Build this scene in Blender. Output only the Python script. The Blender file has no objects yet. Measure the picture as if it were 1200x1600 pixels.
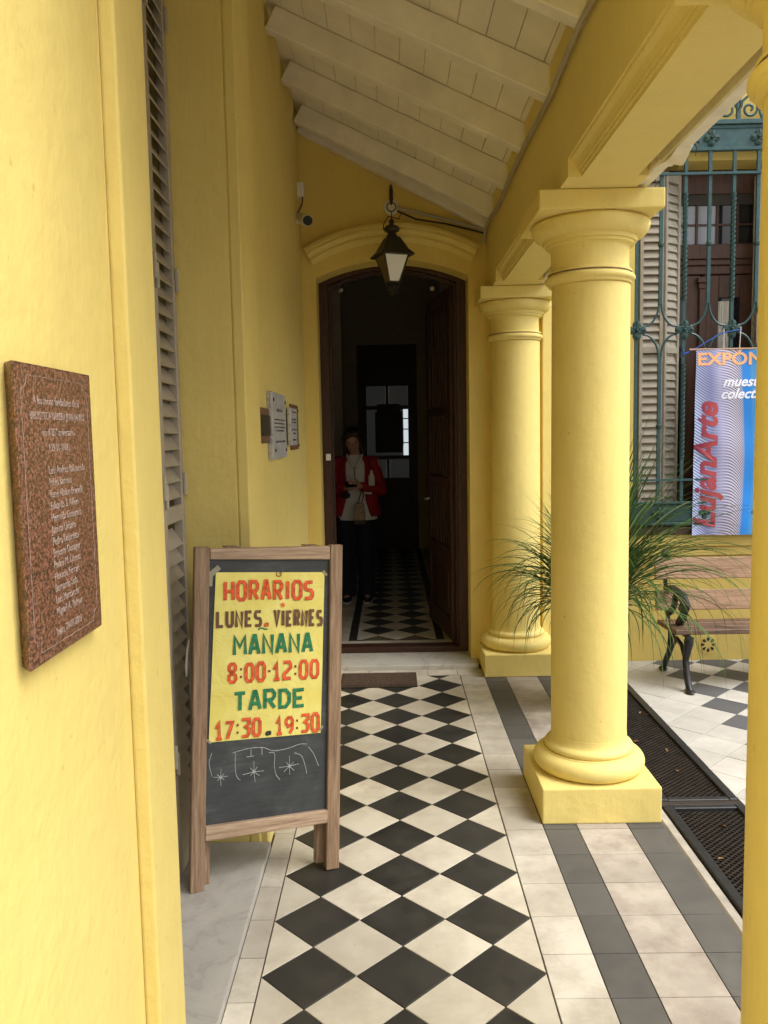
import bpy, bmesh, math, random
from mathutils import Vector, Matrix
rnd = random.Random(7)
PI = math.pi
scn = bpy.context.scene
COL = scn.collection

# ------------------------------------------------------------------ camera, sky, sun, exposure
cd = bpy.data.cameras.new('camera'); cam = bpy.data.objects.new('camera', cd); COL.objects.link(cam)
F_PX, YAW, PITCH, ROLL, HCAM = 1287.54, -0.0085074, 0.0938816, 0.0182946, 1.60137
fw = Vector((math.sin(YAW)*math.cos(PITCH), math.cos(YAW)*math.cos(PITCH), -math.sin(PITCH)))
r0 = Vector((math.cos(YAW), -math.sin(YAW), 0)); d0 = fw.cross(r0)
rt = r0*math.cos(ROLL)+d0*math.sin(ROLL); dn = -r0*math.sin(ROLL)+d0*math.cos(ROLL)
mw = Matrix((( rt.x, -dn.x, -fw.x, 0), (rt.y, -dn.y, -fw.y, 0), (rt.z, -dn.z, -fw.z, HCAM), (0, 0, 0, 1)))
cam.matrix_world = mw
cd.sensor_fit = 'HORIZONTAL'; cd.sensor_width = 36.0; cd.lens = 36.0*F_PX/1200.0
cd.clip_start = 0.05; cd.clip_end = 1000
scn.camera = cam

SUN_AZ, SUN_EL = math.radians(116), math.radians(54)      # azimuth clockwise from +Y
world = bpy.data.worlds.new('World'); scn.world = world; world.use_nodes = True
nt = world.node_tree; nt.nodes.clear()
sky = nt.nodes.new('ShaderNodeTexSky'); sky.sky_type = 'NISHITA'; sky.sun_disc = False
sky.sun_elevation = SUN_EL; sky.sun_rotation = SUN_AZ
sky.air_density = 1.0; sky.dust_density = 6.0; sky.ozone_density = 1.0
hs = nt.nodes.new('ShaderNodeHueSaturation'); hs.inputs['Saturation'].default_value = 0.22
bg = nt.nodes.new('ShaderNodeBackground'); bg.inputs['Strength'].default_value = 0.15
wo = nt.nodes.new('ShaderNodeOutputWorld')
nt.links.new(sky.outputs[0], hs.inputs['Color']); nt.links.new(hs.outputs[0], bg.inputs['Color']); nt.links.new(bg.outputs[0], wo.inputs['Surface'])
sl = bpy.data.lights.new('sun', 'SUN'); sl.energy = 0.62; sl.angle = math.radians(35); sl.color = (1.0, 0.975, 0.93)
so = bpy.data.objects.new('sun', sl); COL.objects.link(so)
sdir = Vector((math.sin(SUN_AZ)*math.cos(SUN_EL), math.cos(SUN_AZ)*math.cos(SUN_EL), math.sin(SUN_EL)))
so.rotation_euler = sdir.to_track_quat('Z', 'Y').to_euler(); so.location = (4, -4, 8)
scn.view_settings.view_transform = 'Standard'; scn.view_settings.look = 'None'
scn.view_settings.exposure = 0.90; scn.view_settings.gamma = 1.0
try: scn.view_settings.use_curve_mapping = False
except Exception: pass
scn.render.engine = 'CYCLES'
scn.cycles.max_bounces = 10; scn.cycles.diffuse_bounces = 7; scn.cycles.use_denoising = True

# ------------------------------------------------------------------ materials
def srgb(r, g, b):
    f = lambda c: (c/255/12.92) if c/255 <= 0.04045 else ((c/255+0.055)/1.055)**2.4
    return (f(r), f(g), f(b))
MATS = {}
def nodes_of(name):
    m = bpy.data.materials.new(name); m.use_nodes = True
    t = m.node_tree; b = t.nodes['Principled BSDF']; MATS[name] = m
    return m, t, b
def N(t, typ, **kw):
    n = t.nodes.new(typ)
    for k, v in kw.items():
        if k in n.inputs: n.inputs[k].default_value = v
        else: setattr(n, k, v)
    return n
def coords(t, mode='pos', scale=(1, 1, 1)):
    if mode == 'pos': s = N(t, 'ShaderNodeNewGeometry').outputs['Position']
    else: s = N(t, 'ShaderNodeTexCoord').outputs['Object']
    mp = N(t, 'ShaderNodeMapping'); mp.inputs['Scale'].default_value = scale
    t.links.new(s, mp.inputs['Vector']); return mp.outputs['Vector']
def noise(t, vec, scale, detail=4, rough=0.55, dist=0.0):
    n = N(t, 'ShaderNodeTexNoise'); n.inputs['Scale'].default_value = scale; n.inputs['Detail'].default_value = detail
    n.inputs['Roughness'].default_value = rough; n.inputs['Distortion'].default_value = dist
    t.links.new(vec, n.inputs['Vector']); return n.outputs['Fac']
def ramp(t, fac, stops):
    r = N(t, 'ShaderNodeValToRGB'); e = r.color_ramp.elements
    while len(e) > 1: e.remove(e[-1])
    e[0].position = stops[0][0]; e[0].color = (*stops[0][1], 1)
    for p, c in stops[1:]:
        x = e.new(p); x.color = (*c, 1)
    t.links.new(fac, r.inputs['Fac']); return r.outputs['Color']
def mixc(t, fac, a, b, blend='MIX'):
    m = N(t, 'ShaderNodeMix', data_type='RGBA', blend_type=blend)
    for s, v in ((0, fac), (6, a), (7, b)):
        if hasattr(v, 'is_output'): t.links.new(v, m.inputs[s])
        else: m.inputs[s].default_value = v if s == 0 else (*v, 1)
    return m.outputs[2]
def bump(t, b, fac, strength, dist=0.01):
    n = N(t, 'ShaderNodeBump'); n.inputs['Strength'].default_value = strength; n.inputs['Distance'].default_value = dist
    t.links.new(fac, n.inputs['Height']); t.links.new(n.outputs[0], b.inputs['Normal']); return n
def addf(t, a, b, wb=1.0):
    m = N(t, 'ShaderNodeMath', operation='MULTIPLY_ADD'); t.links.new(b, m.inputs[0]); m.inputs[1].default_value = wb
    t.links.new(a, m.inputs[2]); return m.outputs[0]
def scalec(c, k): return tuple(min(1, x*k) for x in c)
def plain(name, col, rough=0.6, var=0.12, scale=9, bscale=60, bstr=0.08, metal=0.0, mode='pos', spec=0.4):
    m, t, b = nodes_of(name); v = coords(t, mode)
    n = noise(t, v, scale, 5)
    t.links.new(ramp(t, n, [(0.3, scalec(col, 1-var)), (0.7, scalec(col, 1+var))]), b.inputs['Base Color'])
    b.inputs['Roughness'].default_value = rough; b.inputs['Metallic'].default_value = metal
    b.inputs['Specular IOR Level'].default_value = spec
    if bstr: bump(t, b, noise(t, v, bscale, 3), bstr, 0.004)
    return m
def stucco(name, col, dirt=(0.30, 0.22, 0.08), bstr=0.28, stain=0.35):
    m, t, b = nodes_of(name); v = coords(t)
    big = noise(t, v, 1.3, 5, 0.6); mid = noise(t, v, 7, 5, 0.6)
    c = ramp(t, big, [(0.3, scalec(col, 0.90)), (0.5, col), (0.7, tuple(min(1, x*k) for x, k in zip(col, (1.05, 1.07, 1.22))))])
    c = mixc(t, 0.5, c, ramp(t, mid, [(0.35, scalec(col, 0.92)), (0.65, scalec(col, 1.04))]))
    vb = coords(t, 'pos', (30, 30, 3)); br = noise(t, vb, 3.0, 3, 0.6)          # brush marks
    c = mixc(t, 0.35, c, ramp(t, br, [(0.35, scalec(col, 0.95)), (0.65, scalec(col, 1.05))]))
    ch = noise(t, v, 11, 7, 0.72, 0.5)                                          # worn and rubbed patches
    c = mixc(t, ramp(t, ch, [(0.66, (0, 0, 0)), (0.70, (stain*0.8,)*3)]), c, tuple(x*k for x, k in zip(col, (0.80, 0.78, 0.85))))
    vs = coords(t, 'pos', (9, 9, 0.7))                     # faint vertical run marks
    st = noise(t, vs, 2.0, 4, 0.6)
    f = ramp(t, st, [(0.57, (0, 0, 0)), (0.78, (stain*0.4,)*3)])
    c = mixc(t, f, c, scalec(col, 0.72))
    sp = noise(t, v, 38, 2, 0.5)                            # small scuffs and specks
    f2 = ramp(t, sp, [(0.71, (0, 0, 0)), (0.80, (stain,)*3)])
    c = mixc(t, f2, c, dirt)
    t.links.new(c, b.inputs['Base Color'])
    b.inputs['Roughness'].default_value = 0.62; b.inputs['Specular IOR Level'].default_value = 0.3
    h = addf(t, addf(t, noise(t, v, 26, 6, 0.62), noise(t, v, 4, 3), 2.6), br, 0.10)
    bump(t, b, h, bstr, 0.012)
    return m
YEL = (0.73, 0.592, 0.195)
stucco('yellow_stucco', YEL); plain('dust_brown', (0.20, 0.13, 0.085), 0.9, 0.4, 30)
stucco('yellow_smooth', (0.735, 0.60, 0.205), bstr=0.20, stain=0.5)
stucco('yellow_beam', (0.72, 0.59, 0.215), bstr=0.05, stain=0.36)
stucco('yellow_facade', (0.69, 0.535, 0.155), bstr=0.22)
plain('cream_wood', (0.78, 0.745, 0.65), 0.6, 0.10, 6, 40, 0.10)
plain('cream_board', (0.77, 0.725, 0.61), 0.6, 0.10, 4, 60, 0.10)
plain('white_metal', (0.74, 0.70, 0.60), 0.5, 0.10, 14)
plain('white_plastic', (0.72, 0.70, 0.64), 0.45, 0.04)
plain('conduit_grey', (0.40, 0.36, 0.28), 0.5, 0.08)
plain('shutter_taupe', (0.36, 0.315, 0.245), 0.55, 0.10, 12)
plain('shutter_light', (0.40, 0.36, 0.29), 0.55, 0.12, 8)
plain('iron_green', (0.024, 0.068, 0.074), 0.42, 0.25, 22, 90, 0.2)
plain('iron_green_dark', (0.014, 0.046, 0.042), 0.6, 0.25, 22, 90, 0.2)
plain('iron_black', (0.018, 0.019, 0.021), 0.45, 0.2, 25, 70, 0.25)
plain('rust_iron', (0.030, 0.023, 0.019), 0.6, 0.4, 20, 90, 0.3)
plain('bronze', (0.035, 0.032, 0.020), 0.5, 0.3, 30, 90, 0.2, 0.3)
plain('concrete', (0.36, 0.33, 0.28), 0.85, 0.22, 12, 50, 0.5)
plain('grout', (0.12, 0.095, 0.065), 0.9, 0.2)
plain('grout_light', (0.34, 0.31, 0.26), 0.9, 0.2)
plain('trough_dark', (0.012, 0.011, 0.010), 0.9, 0.3)
plain('hall_plaster', (0.46, 0.41, 0.33), 0.8, 0.1)
plain('hall_dark', (0.05, 0.045, 0.04), 0.8, 0.1)
plain('paper_white', (0.62, 0.60, 0.55), 0.7, 0.05)
plain('black_paint', (0.02, 0.02, 0.02), 0.5, 0.1)
plain('soil', (0.05, 0.035, 0.022), 0.95, 0.4, 40, 80, 0.8)
plain('asphalt', (0.10, 0.098, 0.092), 0.9, 0.2)
plain('dry_leaf', (0.22, 0.12, 0.045), 0.8, 0.4, 30)
plain('tape', (0.30, 0.28, 0.20), 0.3, 0.1)
plain('ink_red', (0.72, 0.105, 0.03), 0.7, 0.38, 70, 10, 0)
plain('ink_red_dark', (0.20, 0.035, 0.015), 0.7, 0.2, 45, 10, 0)
plain('ink_green', (0.02, 0.20, 0.085), 0.7, 0.38, 70, 10, 0)
plain('ink_green_dark', (0.035, 0.06, 0.03), 0.7, 0.2, 45, 10, 0)
plain('ink_brown', (0.15, 0.075, 0.04), 0.7, 0.38, 70, 10, 0)
plain('ink_brown_dark', (0.22, 0.11, 0.05), 0.7, 0.2, 45, 10, 0)
plain('ink_black', (0.03, 0.03, 0.018), 0.7, 0.2, 45, 10, 0)
plain('chalk', (0.36, 0.38, 0.38), 0.9, 0.3, 160)
plain('etched', (0.33, 0.25, 0.21), 0.8, 0.35, 120)
plain('skin', (0.46, 0.26, 0.18), 0.55, 0.06)
plain('hair', (0.035, 0.017, 0.010), 0.5, 0.4, 60)
plain('jacket_red', (0.30, 0.007, 0.016), 0.75, 0.12, 20)
plain('shirt_white', (0.66, 0.64, 0.60), 0.8, 0.05)
plain('trousers_navy', (0.010, 0.012, 0.022), 0.85, 0.1)
plain('screen_black', (0.008, 0.008, 0.010), 0.2, 0.1)
plain('bag_tan', (0.30, 0.22, 0.13), 0.8, 0.5, 70)
plain('pot_grey', (0.34, 0.33, 0.31), 0.8, 0.15)
plain('banner_orange', (0.80, 0.42, 0.20), 0.6, 0.1)
plain('banner_white', (0.75, 0.76, 0.85), 0.6, 0.05)
plain('string_white', (0.6, 0.6, 0.6), 0.7, 0.05); plain('string_blue', (0.03, 0.10, 0.45), 0.6, 0.05)
plain('lock_white', (0.70, 0.68, 0.62), 0.4, 0.05); plain('steel', (0.45, 0.44, 0.42), 0.4, 0.1, metal=0.6)
plain('bronze_plate', (0.055, 0.05, 0.03), 0.45, 0.3, 40, 90, 0.3, 0.4)
plain('poster_dark', (0.02, 0.019, 0.018), 0.5, 0.2); plain('poster_maroon', (0.06, 0.012, 0.012), 0.5, 0.2)

def wood(name, c1, c2, scale=(1, 1, 12), rough=0.55, mode='obj', bstr=0.2, knots=0.0):
    m, t, b = nodes_of(name); v = coords(t, mode, scale)
    rn = N(t, 'ShaderNodeObjectInfo').outputs['Random']
    ad = N(t, 'ShaderNodeVectorMath', operation='ADD'); cx = N(t, 'ShaderNodeCombineXYZ')
    mu = N(t, 'ShaderNodeMath', operation='MULTIPLY'); t.links.new(rn, mu.inputs[0]); mu.inputs[1].default_value = 37.0
    for k in 'XYZ': t.links.new(mu.outputs[0], cx.inputs[k])
    t.links.new(v, ad.inputs[0]); t.links.new(cx.outputs[0], ad.inputs[1]); vv = ad.outputs[0]
    g = noise(t, vv, 3.2, 6, 0.62, 0.6); g2 = noise(t, vv, 14, 3, 0.6)
    mixed = addf(t, g, g2, 0.35)
    mid = tuple((a+d)/2 for a, d in zip(c1, c2))
    c = ramp(t, mixed, [(0.42, c1), (0.62, mid), (0.86, c2)])
    if knots:
        k = noise(t, coords(t, mode, (4, 4, 4)), 1.6, 2, 0.4, 0.8)
        c = mixc(t, ramp(t, k, [(0.66, (0, 0, 0)), (0.74, (knots,)*3)]), c, scalec(c1, 0.25))
    t.links.new(c, b.inputs['Base Color']); b.inputs['Roughness'].default_value = rough
    b.inputs['Specular IOR Level'].default_value = 0.35
    bump(t, b, mixed, bstr, 0.004); return m
wood('sign_wood', (0.12, 0.066, 0.038), (0.36, 0.245, 0.155), (26, 26, 1.5), 0.5)
wood('sign_wood_cross', (0.19, 0.11, 0.068), (0.52, 0.385, 0.265), (1.5, 26, 26), 0.5, knots=0.6)
wood('bench_wood', (0.17, 0.095, 0.055), (0.46, 0.29, 0.18), (1.2, 22, 22), 0.55, knots=0.9)
wood('bench_wood_shaded', (0.055, 0.032, 0.022), (0.17, 0.10, 0.065), (1.2, 22, 22), 0.5, knots=0.7)  # darker copy of the bench wood, seat shade put into its colour
wood('door_wood', (0.022, 0.010, 0.007), (0.06, 0.024, 0.015), (22, 22, 1.5), 0.4)
wood('window_wood', (0.036, 0.019, 0.013), (0.095, 0.045, 0.030), (22, 22, 1.5), 0.42)
wood('plaque_wood', (0.10, 0.05, 0.03), (0.22, 0.12, 0.07), (22, 1.5, 22), 0.5)

def tile_mat(name, col, var, stain, rough, rvar=0.10):
    m, t, b = nodes_of(name); v = coords(t)
    rn = N(t, 'ShaderNodeObjectInfo').outputs['Random']
    c = ramp(t, rn, [(0, scalec(col, 1-rvar)), (1, scalec(col, 1+rvar))])
    n1 = noise(t, v, 6, 6, 0.65)
    c = mixc(t, ramp(t, n1, [(0.40, (0, 0, 0)), (0.72, (var,)*3)]), c, stain)
    n2 = noise(t, v, 1.6, 4, 0.6)
    c = mixc(t, ramp(t, n2, [(0.45, (0, 0, 0)), (0.75, (var*0.8,)*3)]), c, scalec(stain, 0.85))
    nw = noise(t, v, 2.6, 6, 0.7, 1.2); c = mixc(t, ramp(t, nw, [(0.54, (0, 0, 0)), (0.66, (var*0.55,)*3)]), c, scalec(stain, 1.15))
    n3 = noise(t, v, 60, 2, 0.5)
    c = mixc(t, ramp(t, n3, [(0.70, (0, 0, 0)), (0.78, (0.35,)*3)]), c, scalec(stain, 0.5))
    t.links.new(c, b.inputs['Base Color'])
    t.links.new(ramp(t, n1, [(0.3, (rough-0.08,)*3), (0.7, (rough+0.12,)*3)]), b.inputs['Roughness'])
    b.inputs['Specular IOR Level'].default_value = 0.35
    bump(t, b, noise(t, v, 30, 4), 0.06, 0.004); return m
tile_mat('tile_cream', (0.56, 0.52, 0.43), 0.75, (0.37, 0.325, 0.25), 0.46, 0.17)
tile_mat('tile_border', (0.53, 0.495, 0.425), 0.95, (0.33, 0.29, 0.23), 0.55, 0.18)
tile_mat('tile_black', (0.024, 0.023, 0.021), 0.5, (0.055, 0.051, 0.043), 0.45, 0.25)
tile_mat('tile_grey', (0.078, 0.075, 0.071), 0.4, (0.15, 0.14, 0.125), 0.6)
tile_mat('tile_rose', (0.45, 0.405, 0.35), 0.95, (0.25, 0.21, 0.175), 0.6, 0.15)
tile_mat('tile_yard_white', (0.52, 0.50, 0.46), 0.6, (0.36, 0.34, 0.30), 0.6)
tile_mat('tile_yard_grey', (0.085, 0.088, 0.095), 0.4, (0.13, 0.13, 0.135), 0.6)

def marble(name, col, vein, scale=3.0, mode='pos'):
    m, t, b = nodes_of(name); v = coords(t, mode)
    n = noise(t, v, scale, 8, 0.6, 1.8)
    c = ramp(t, n, [(0.40, col), (0.485, scalec(col, 0.92)), (0.50, vein), (0.515, scalec(col, 0.92)), (0.62, scalec(col, 1.06))])
    c2 = mixc(t, ramp(t, noise(t, v, 9, 6, 0.7), [(0.45, (0, 0, 0)), (0.8, (0.45,)*3)]), c, scalec(col, 0.72))
    t.links.new(c2, b.inputs['Base Color']); b.inputs['Roughness'].default_value = 0.38; return m
marble('marble_grey', (0.39, 0.375, 0.34), (0.31, 0.295, 0.265), 2.2)
marble('marble_plaque', (0.50, 0.50, 0.50), (0.20, 0.20, 0.22), 6.0)
marble('marble_edge', (0.66, 0.62, 0.53), (0.35, 0.25, 0.18), 8.0)
marble('marble_step', (0.47, 0.455, 0.42), (0.30, 0.285, 0.26), 2.6)

def granite():
    m, t, b = nodes_of('granite'); v = coords(t)
    vo = N(t, 'ShaderNodeTexVoronoi'); vo.inputs['Scale'].default_value = 330; t.links.new(v, vo.inputs['Vector'])
    sep = N(t, 'ShaderNodeSeparateColor'); t.links.new(vo.outputs['Color'], sep.inputs[0])
    f = addf(t, sep.outputs[0], noise(t, v, 150, 3, 0.6), 0.9)
    c = ramp(t, f, [(0.30, (0.028, 0.018, 0.014)), (0.55, (0.080, 0.030, 0.018)), (0.85, (0.125, 0.042, 0.026)), (1.0, (0.180, 0.066, 0.042)), (1.25, (0.25, 0.115, 0.08))])
    c = mixc(t, ramp(t, noise(t, v, 140, 3, 0.7), [(0.49, (0, 0, 0)), (0.58, (0.85,)*3)]), c, (0.022, 0.016, 0.013))
    t.links.new(c, b.inputs['Base Color']); b.inputs['Roughness'].default_value = 0.28
granite()
def slate():
    m, t, b = nodes_of('slate_board'); v = coords(t, 'obj', (1, 1, 1))
    n = noise(t, v, 5, 6, 0.65, 0.8); n2 = noise(t, coords(t, 'obj', (2, 2, 18)), 4, 4, 0.6)
    c = ramp(t, addf(t, n, n2, 0.4), [(0.45, (0.026, 0.029, 0.031)), (0.72, (0.048, 0.053, 0.056)), (0.95, (0.095, 0.105, 0.11))])
    t.links.new(c, b.inputs['Base Color']); b.inputs['Roughness'].default_value = 0.7
slate()
def paper():
    m, t, b = nodes_of('poster_paper'); v = coords(t, 'obj')
    n = noise(t, v, 7, 4, 0.6)
    t.links.new(ramp(t, n, [(0.35, (0.76, 0.66, 0.15)), (0.65, (0.84, 0.76, 0.24))]), b.inputs['Base Color'])
    b.inputs['Roughness'].default_value = 0.75; bump(t, b, noise(t, v, 8, 4, 0.6, 1.0), 0.55, 0.012)
paper()
def leafmat():
    m, t, b = nodes_of('grass_leaf'); rn = N(t, 'ShaderNodeObjectInfo').outputs['Random']
    c = ramp(t, rn, [(0, (0.016, 0.040, 0.010)), (0.45, (0.046, 0.105, 0.022)), (0.8, (0.095, 0.160, 0.038)), (0.93, (0.14, 0.14, 0.04)), (1, (0.20, 0.15, 0.06))])
    t.links.new(c, b.inputs['Base Color']); b.inputs['Roughness'].default_value = 0.65; b.inputs['Specular IOR Level'].default_value = 0.2
leafmat()
def banner():
    m, t, b = nodes_of('banner_print'); v = coords(t, 'obj')
    sp = N(t, 'ShaderNodeSeparateXYZ'); t.links.new(v, sp.inputs[0])
    def M(op, a, b_=None):
        n = N(t, 'ShaderNodeMath', operation=op)
        for i, x in enumerate((a, b_)):
            if x is None: continue
            if hasattr(x, 'is_output'): t.links.new(x, n.inputs[i])
            else: n.inputs[i].default_value = x
        return n.outputs[0]
    x, z = sp.outputs[0], sp.outputs[2]
    bend = M('MULTIPLY', M('POWER', M('MAXIMUM', M('SUBTRACT', x, 0.02), 0.0), 2.0), 2.4)
    swirl = M('MULTIPLY', M('SINE', M('ADD', M('MULTIPLY', z, 5.0), M('MULTIPLY', x, 7.0))), 0.020)
    ph = M('MULTIPLY', M('ADD', M('ADD', z, M('MULTIPLY', M('SINE', M('MULTIPLY', x, 16.0)), 0.045)), M('ADD', bend, swirl)), 340.0)
    st = M('MULTIPLY', M('ADD', M('SINE', ph), 1.0), 0.5)
    xs = M('ADD', x, M('MULTIPLY', M('SINE', M('MULTIPLY', z, 3.2)), -0.022))
    lo = ramp(t, xs, [(0.0, (0.06, 0.09, 0.26)), (0.10, (0.16, 0.17, 0.38)), (0.16, (0.30, 0.30, 0.50)), (0.20, (0.12, 0.11, 0.26)), (0.27, (0.02, 0.015, 0.06)), (0.305, (0.015, 0.02, 0.10)), (0.315, (0.01, 0.17, 0.58)), (0.36, (0.01, 0.19, 0.62)), (0.375, (0.01, 0.10, 0.34)), (0.50, (0.01, 0.09, 0.34))])
    hi = ramp(t, xs, [(0.0, (0.55, 0.62, 0.85)), (0.10, (0.28, 0.30, 0.52)), (0.16, (0.44, 0.44, 0.64)), (0.20, (0.62, 0.60, 0.74)), (0.27, (0.66, 0.62, 0.72)), (0.305, (0.45, 0.52, 0.74)), (0.315, (0.01, 0.22, 0.68)), (0.36, (0.01, 0.24, 0.70)), (0.375, (0.10, 0.42, 0.80)), (0.50, (0.14, 0.46, 0.82))])
    c = mixc(t, st, lo, hi)
    t.links.new(c, b.inputs['Base Color']); b.inputs['Roughness'].default_value = 0.45
    m2, t2, b2 = nodes_of('banner_red'); v2 = coords(t2, 'obj'); s2 = N(t2, 'ShaderNodeSeparateXYZ'); t2.links.new(v2, s2.inputs[0])
    t2.links.new(ramp(t2, s2.outputs[0], [(0.02, (0.19, 0.005, 0.04)), (0.12, (0.42, 0.06, 0.07))]), b2.inputs['Base Color']); b2.inputs['Roughness'].default_value = 0.5
banner()
def glass(name, col, rough=0.08, emit=None, es=0.0):
    m, t, b = nodes_of(name); b.inputs['Base Color'].default_value = (*col, 1); b.inputs['Roughness'].default_value = rough
    b.inputs['Specular IOR Level'].default_value = 0.6
    if emit: b.inputs['Emission Color'].default_value = (*emit, 1); b.inputs['Emission Strength'].default_value = es
glass('lantern_pane', (0.80, 0.80, 0.77), 0.45); glass('lantern_amber', (0.13, 0.10, 0.035), 0.3)  # front pane's pale base colour carries its reflection of the sky
glass('pane_curtained', (0.27, 0.29, 0.33), 0.15); glass('pane_dark', (0.015, 0.015, 0.018), 0.06)
glass('pane_dim', (0.04, 0.045, 0.05), 0.3, (0.62, 0.68, 0.70), 0.008)  # emission on the inner door panes stands in for daylight behind the glass
glass('pane_bright', (0.3, 0.3, 0.3), 0.3, (0.80, 0.90, 0.95), 0.40)
glass('lens', (0.006, 0.006, 0.007), 0.7)

# ------------------------------------------------------------------ mesh helpers
class MB:
    def __init__(s): s.v = []; s.f = []
    def add(s, vs, fs):
        o = len(s.v); s.v += [tuple(p) for p in vs]; s.f += [tuple(i+o for i in f) for f in fs]; return s
    def box(s, x0, x1, y0, y1, z0, z1):
        return s.add([(x0,y0,z0),(x1,y0,z0),(x1,y1,z0),(x0,y1,z0),(x0,y0,z1),(x1,y0,z1),(x1,y1,z1),(x0,y1,z1)],
                     [(0,3,2,1),(4,5,6,7),(0,1,5,4),(1,2,6,5),(2,3,7,6),(3,0,4,7)])
    def hexa(s, P): return s.add(P, [(0,3,2,1),(4,5,6,7),(0,1,5,4),(1,2,6,5),(2,3,7,6),(3,0,4,7)])
    def loft(s, rings, cap=True, closed=True):
        n = len(rings[0]); vs = [p for r in rings for p in r]; fs = []
        for i in range(len(rings)-1):
            for j in range(n if closed else n-1):
                a = i*n+j; b = i*n+(j+1) % n; fs.append((a, b, b+n, a+n))
        if cap: fs.append(tuple(reversed(range(n)))); fs.append(tuple(range((len(rings)-1)*n, len(rings)*n)))
        return s.add(vs, fs)
    def lathe(s, prof, cx, cy, n=48, cap=True):
        rings = [[(cx+r*math.cos(2*PI*k/n), cy+r*math.sin(2*PI*k/n), z) for k in range(n)] for r, z in prof]
        return s.loft(rings, cap)
    def tube(s, pts, r, n=8, cap=True):
        pts = [Vector(p) for p in pts]; rings = []; up = None
        for i, p in enumerate(pts):
            d = (pts[min(i+1, len(pts)-1)]-pts[max(i-1, 0)]).normalized()
            if up is None:
                up = Vector((0, 0, 1)) if abs(d.z) < 0.9 else Vector((1, 0, 0))
            a = d.cross(up).normalized(); up = a.cross(d).normalized()
            rr = r[i] if isinstance(r, (list, tuple)) else r
            rings.append([p+a*math.cos(2*PI*k/n)*rr+up*math.sin(2*PI*k/n)*rr for k in range(n)])
        return s.loft(rings, cap)
    def bar(s, p, q, w, h=None):          # square bar
        p, q = Vector(p), Vector(q); d = (q-p).normalized(); h = h or w
        up = Vector((0, 0, 1)) if abs(d.z) < 0.9 else Vector((0, 1, 0))
        a = d.cross(up).normalized()*w/2; b = a.cross(d).normalized()*h/2
        return s.hexa([p-a-b, p+a-b, p+a+b, p-a+b, q-a-b, q+a-b, q+a+b, q-a+b])
    def prism(s, poly, fn, d0, d1):        # 2-D polygon, fn(a,b,d)->3-D
        n = len(poly); vs = [fn(a, b, d0) for a, b in poly]+[fn(a, b, d1) for a, b in poly]
        fs = [tuple(reversed(range(n))), tuple(range(n, 2*n))]+[(i, (i+1) % n, (i+1) % n+n, i+n) for i in range(n)]
        return s.add(vs, fs)
    def ball(s, c, r, nu=12, nv=8):
        if not isinstance(r, (tuple, list)): r = (r, r, r)
        rings = []
        for i in range(1, nv):
            th = PI*i/nv
            rings.append([(c[0]+r[0]*math.sin(th)*math.cos(2*PI*k/nu), c[1]+r[1]*math.sin(th)*math.sin(2*PI*k/nu), c[2]-r[2]*math.cos(th)) for k in range(nu)])
        return s.loft(rings, True)
def mesh_of(name, mb, mat, bevel=0.0, smooth=False, seg=1, off=None, fixn=True):
    me = bpy.data.meshes.new(name)
    vs = mb.v if off is None else [(x-off[0], y-off[1], z-off[2]) for x, y, z in mb.v]
    me.from_pydata(vs, [], mb.f)
    if bevel or fixn:
        bm = bmesh.new(); bm.from_mesh(me)
        if fixn: bmesh.ops.recalc_face_normals(bm, faces=bm.faces)
        if bevel:
            ed = [e for e in bm.edges if len(e.link_faces) == 2 and e.calc_face_angle(0) > 0.6]
            bmesh.ops.bevel(bm, geom=ed, offset=bevel, segments=seg, affect='EDGES', profile=0.6, clamp_overlap=True)
        bm.to_mesh(me); bm.free()
    if smooth:
        me.polygons.foreach_set('use_smooth', [True]*len(me.polygons))
        try: me.set_sharp_from_angle(angle=math.radians(38))
        except Exception: pass
    me.materials.append(MATS[mat]); return me
def rootloc(p):
    while p.parent: p = p.parent
    return p.location
def part(name, mb, mat, parent, bevel=0.0, smooth=False, local=False, seg=1, label=None, **kw):
    off = None if local else rootloc(parent)
    o = bpy.data.objects.new(name, mesh_of(name, mb, mat, bevel, smooth, seg, off)); COL.objects.link(o); o.parent = parent
    if label: o['label'] = label
    for k, v in kw.items(): o[k] = v
    return o
def inst(name, me, parent, loc=(0, 0, 0), rot=(0, 0, 0)):
    o = bpy.data.objects.new(name, me); COL.objects.link(o); o.parent = parent; o.location = loc; o.rotation_euler = rot; return o
def thing(name, label, cat, loc=(0, 0, 0), group=None):
    o = bpy.data.objects.new(name, None); COL.objects.link(o); o.location = loc; o.empty_display_size = 0.1
    o['label'] = label; o['category'] = cat
    if group: o['group'] = group
    return o
def single(name, mb, mat, label, cat, loc=(0, 0, 0), bevel=0.0, smooth=False, group=None, seg=1):
    o = bpy.data.objects.new(name, mesh_of(name, mb, mat, bevel, smooth, seg, loc)); COL.objects.link(o); o.location = loc
    o['label'] = label; o['category'] = cat
    if group: o['group'] = group
    return o
def struct(name, mb, mat, bevel=0.0, smooth=False):
    o = bpy.data.objects.new(name, mesh_of(name, mb, mat, bevel, smooth)); COL.objects.link(o); o['kind'] = 'structure'; return o

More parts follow.
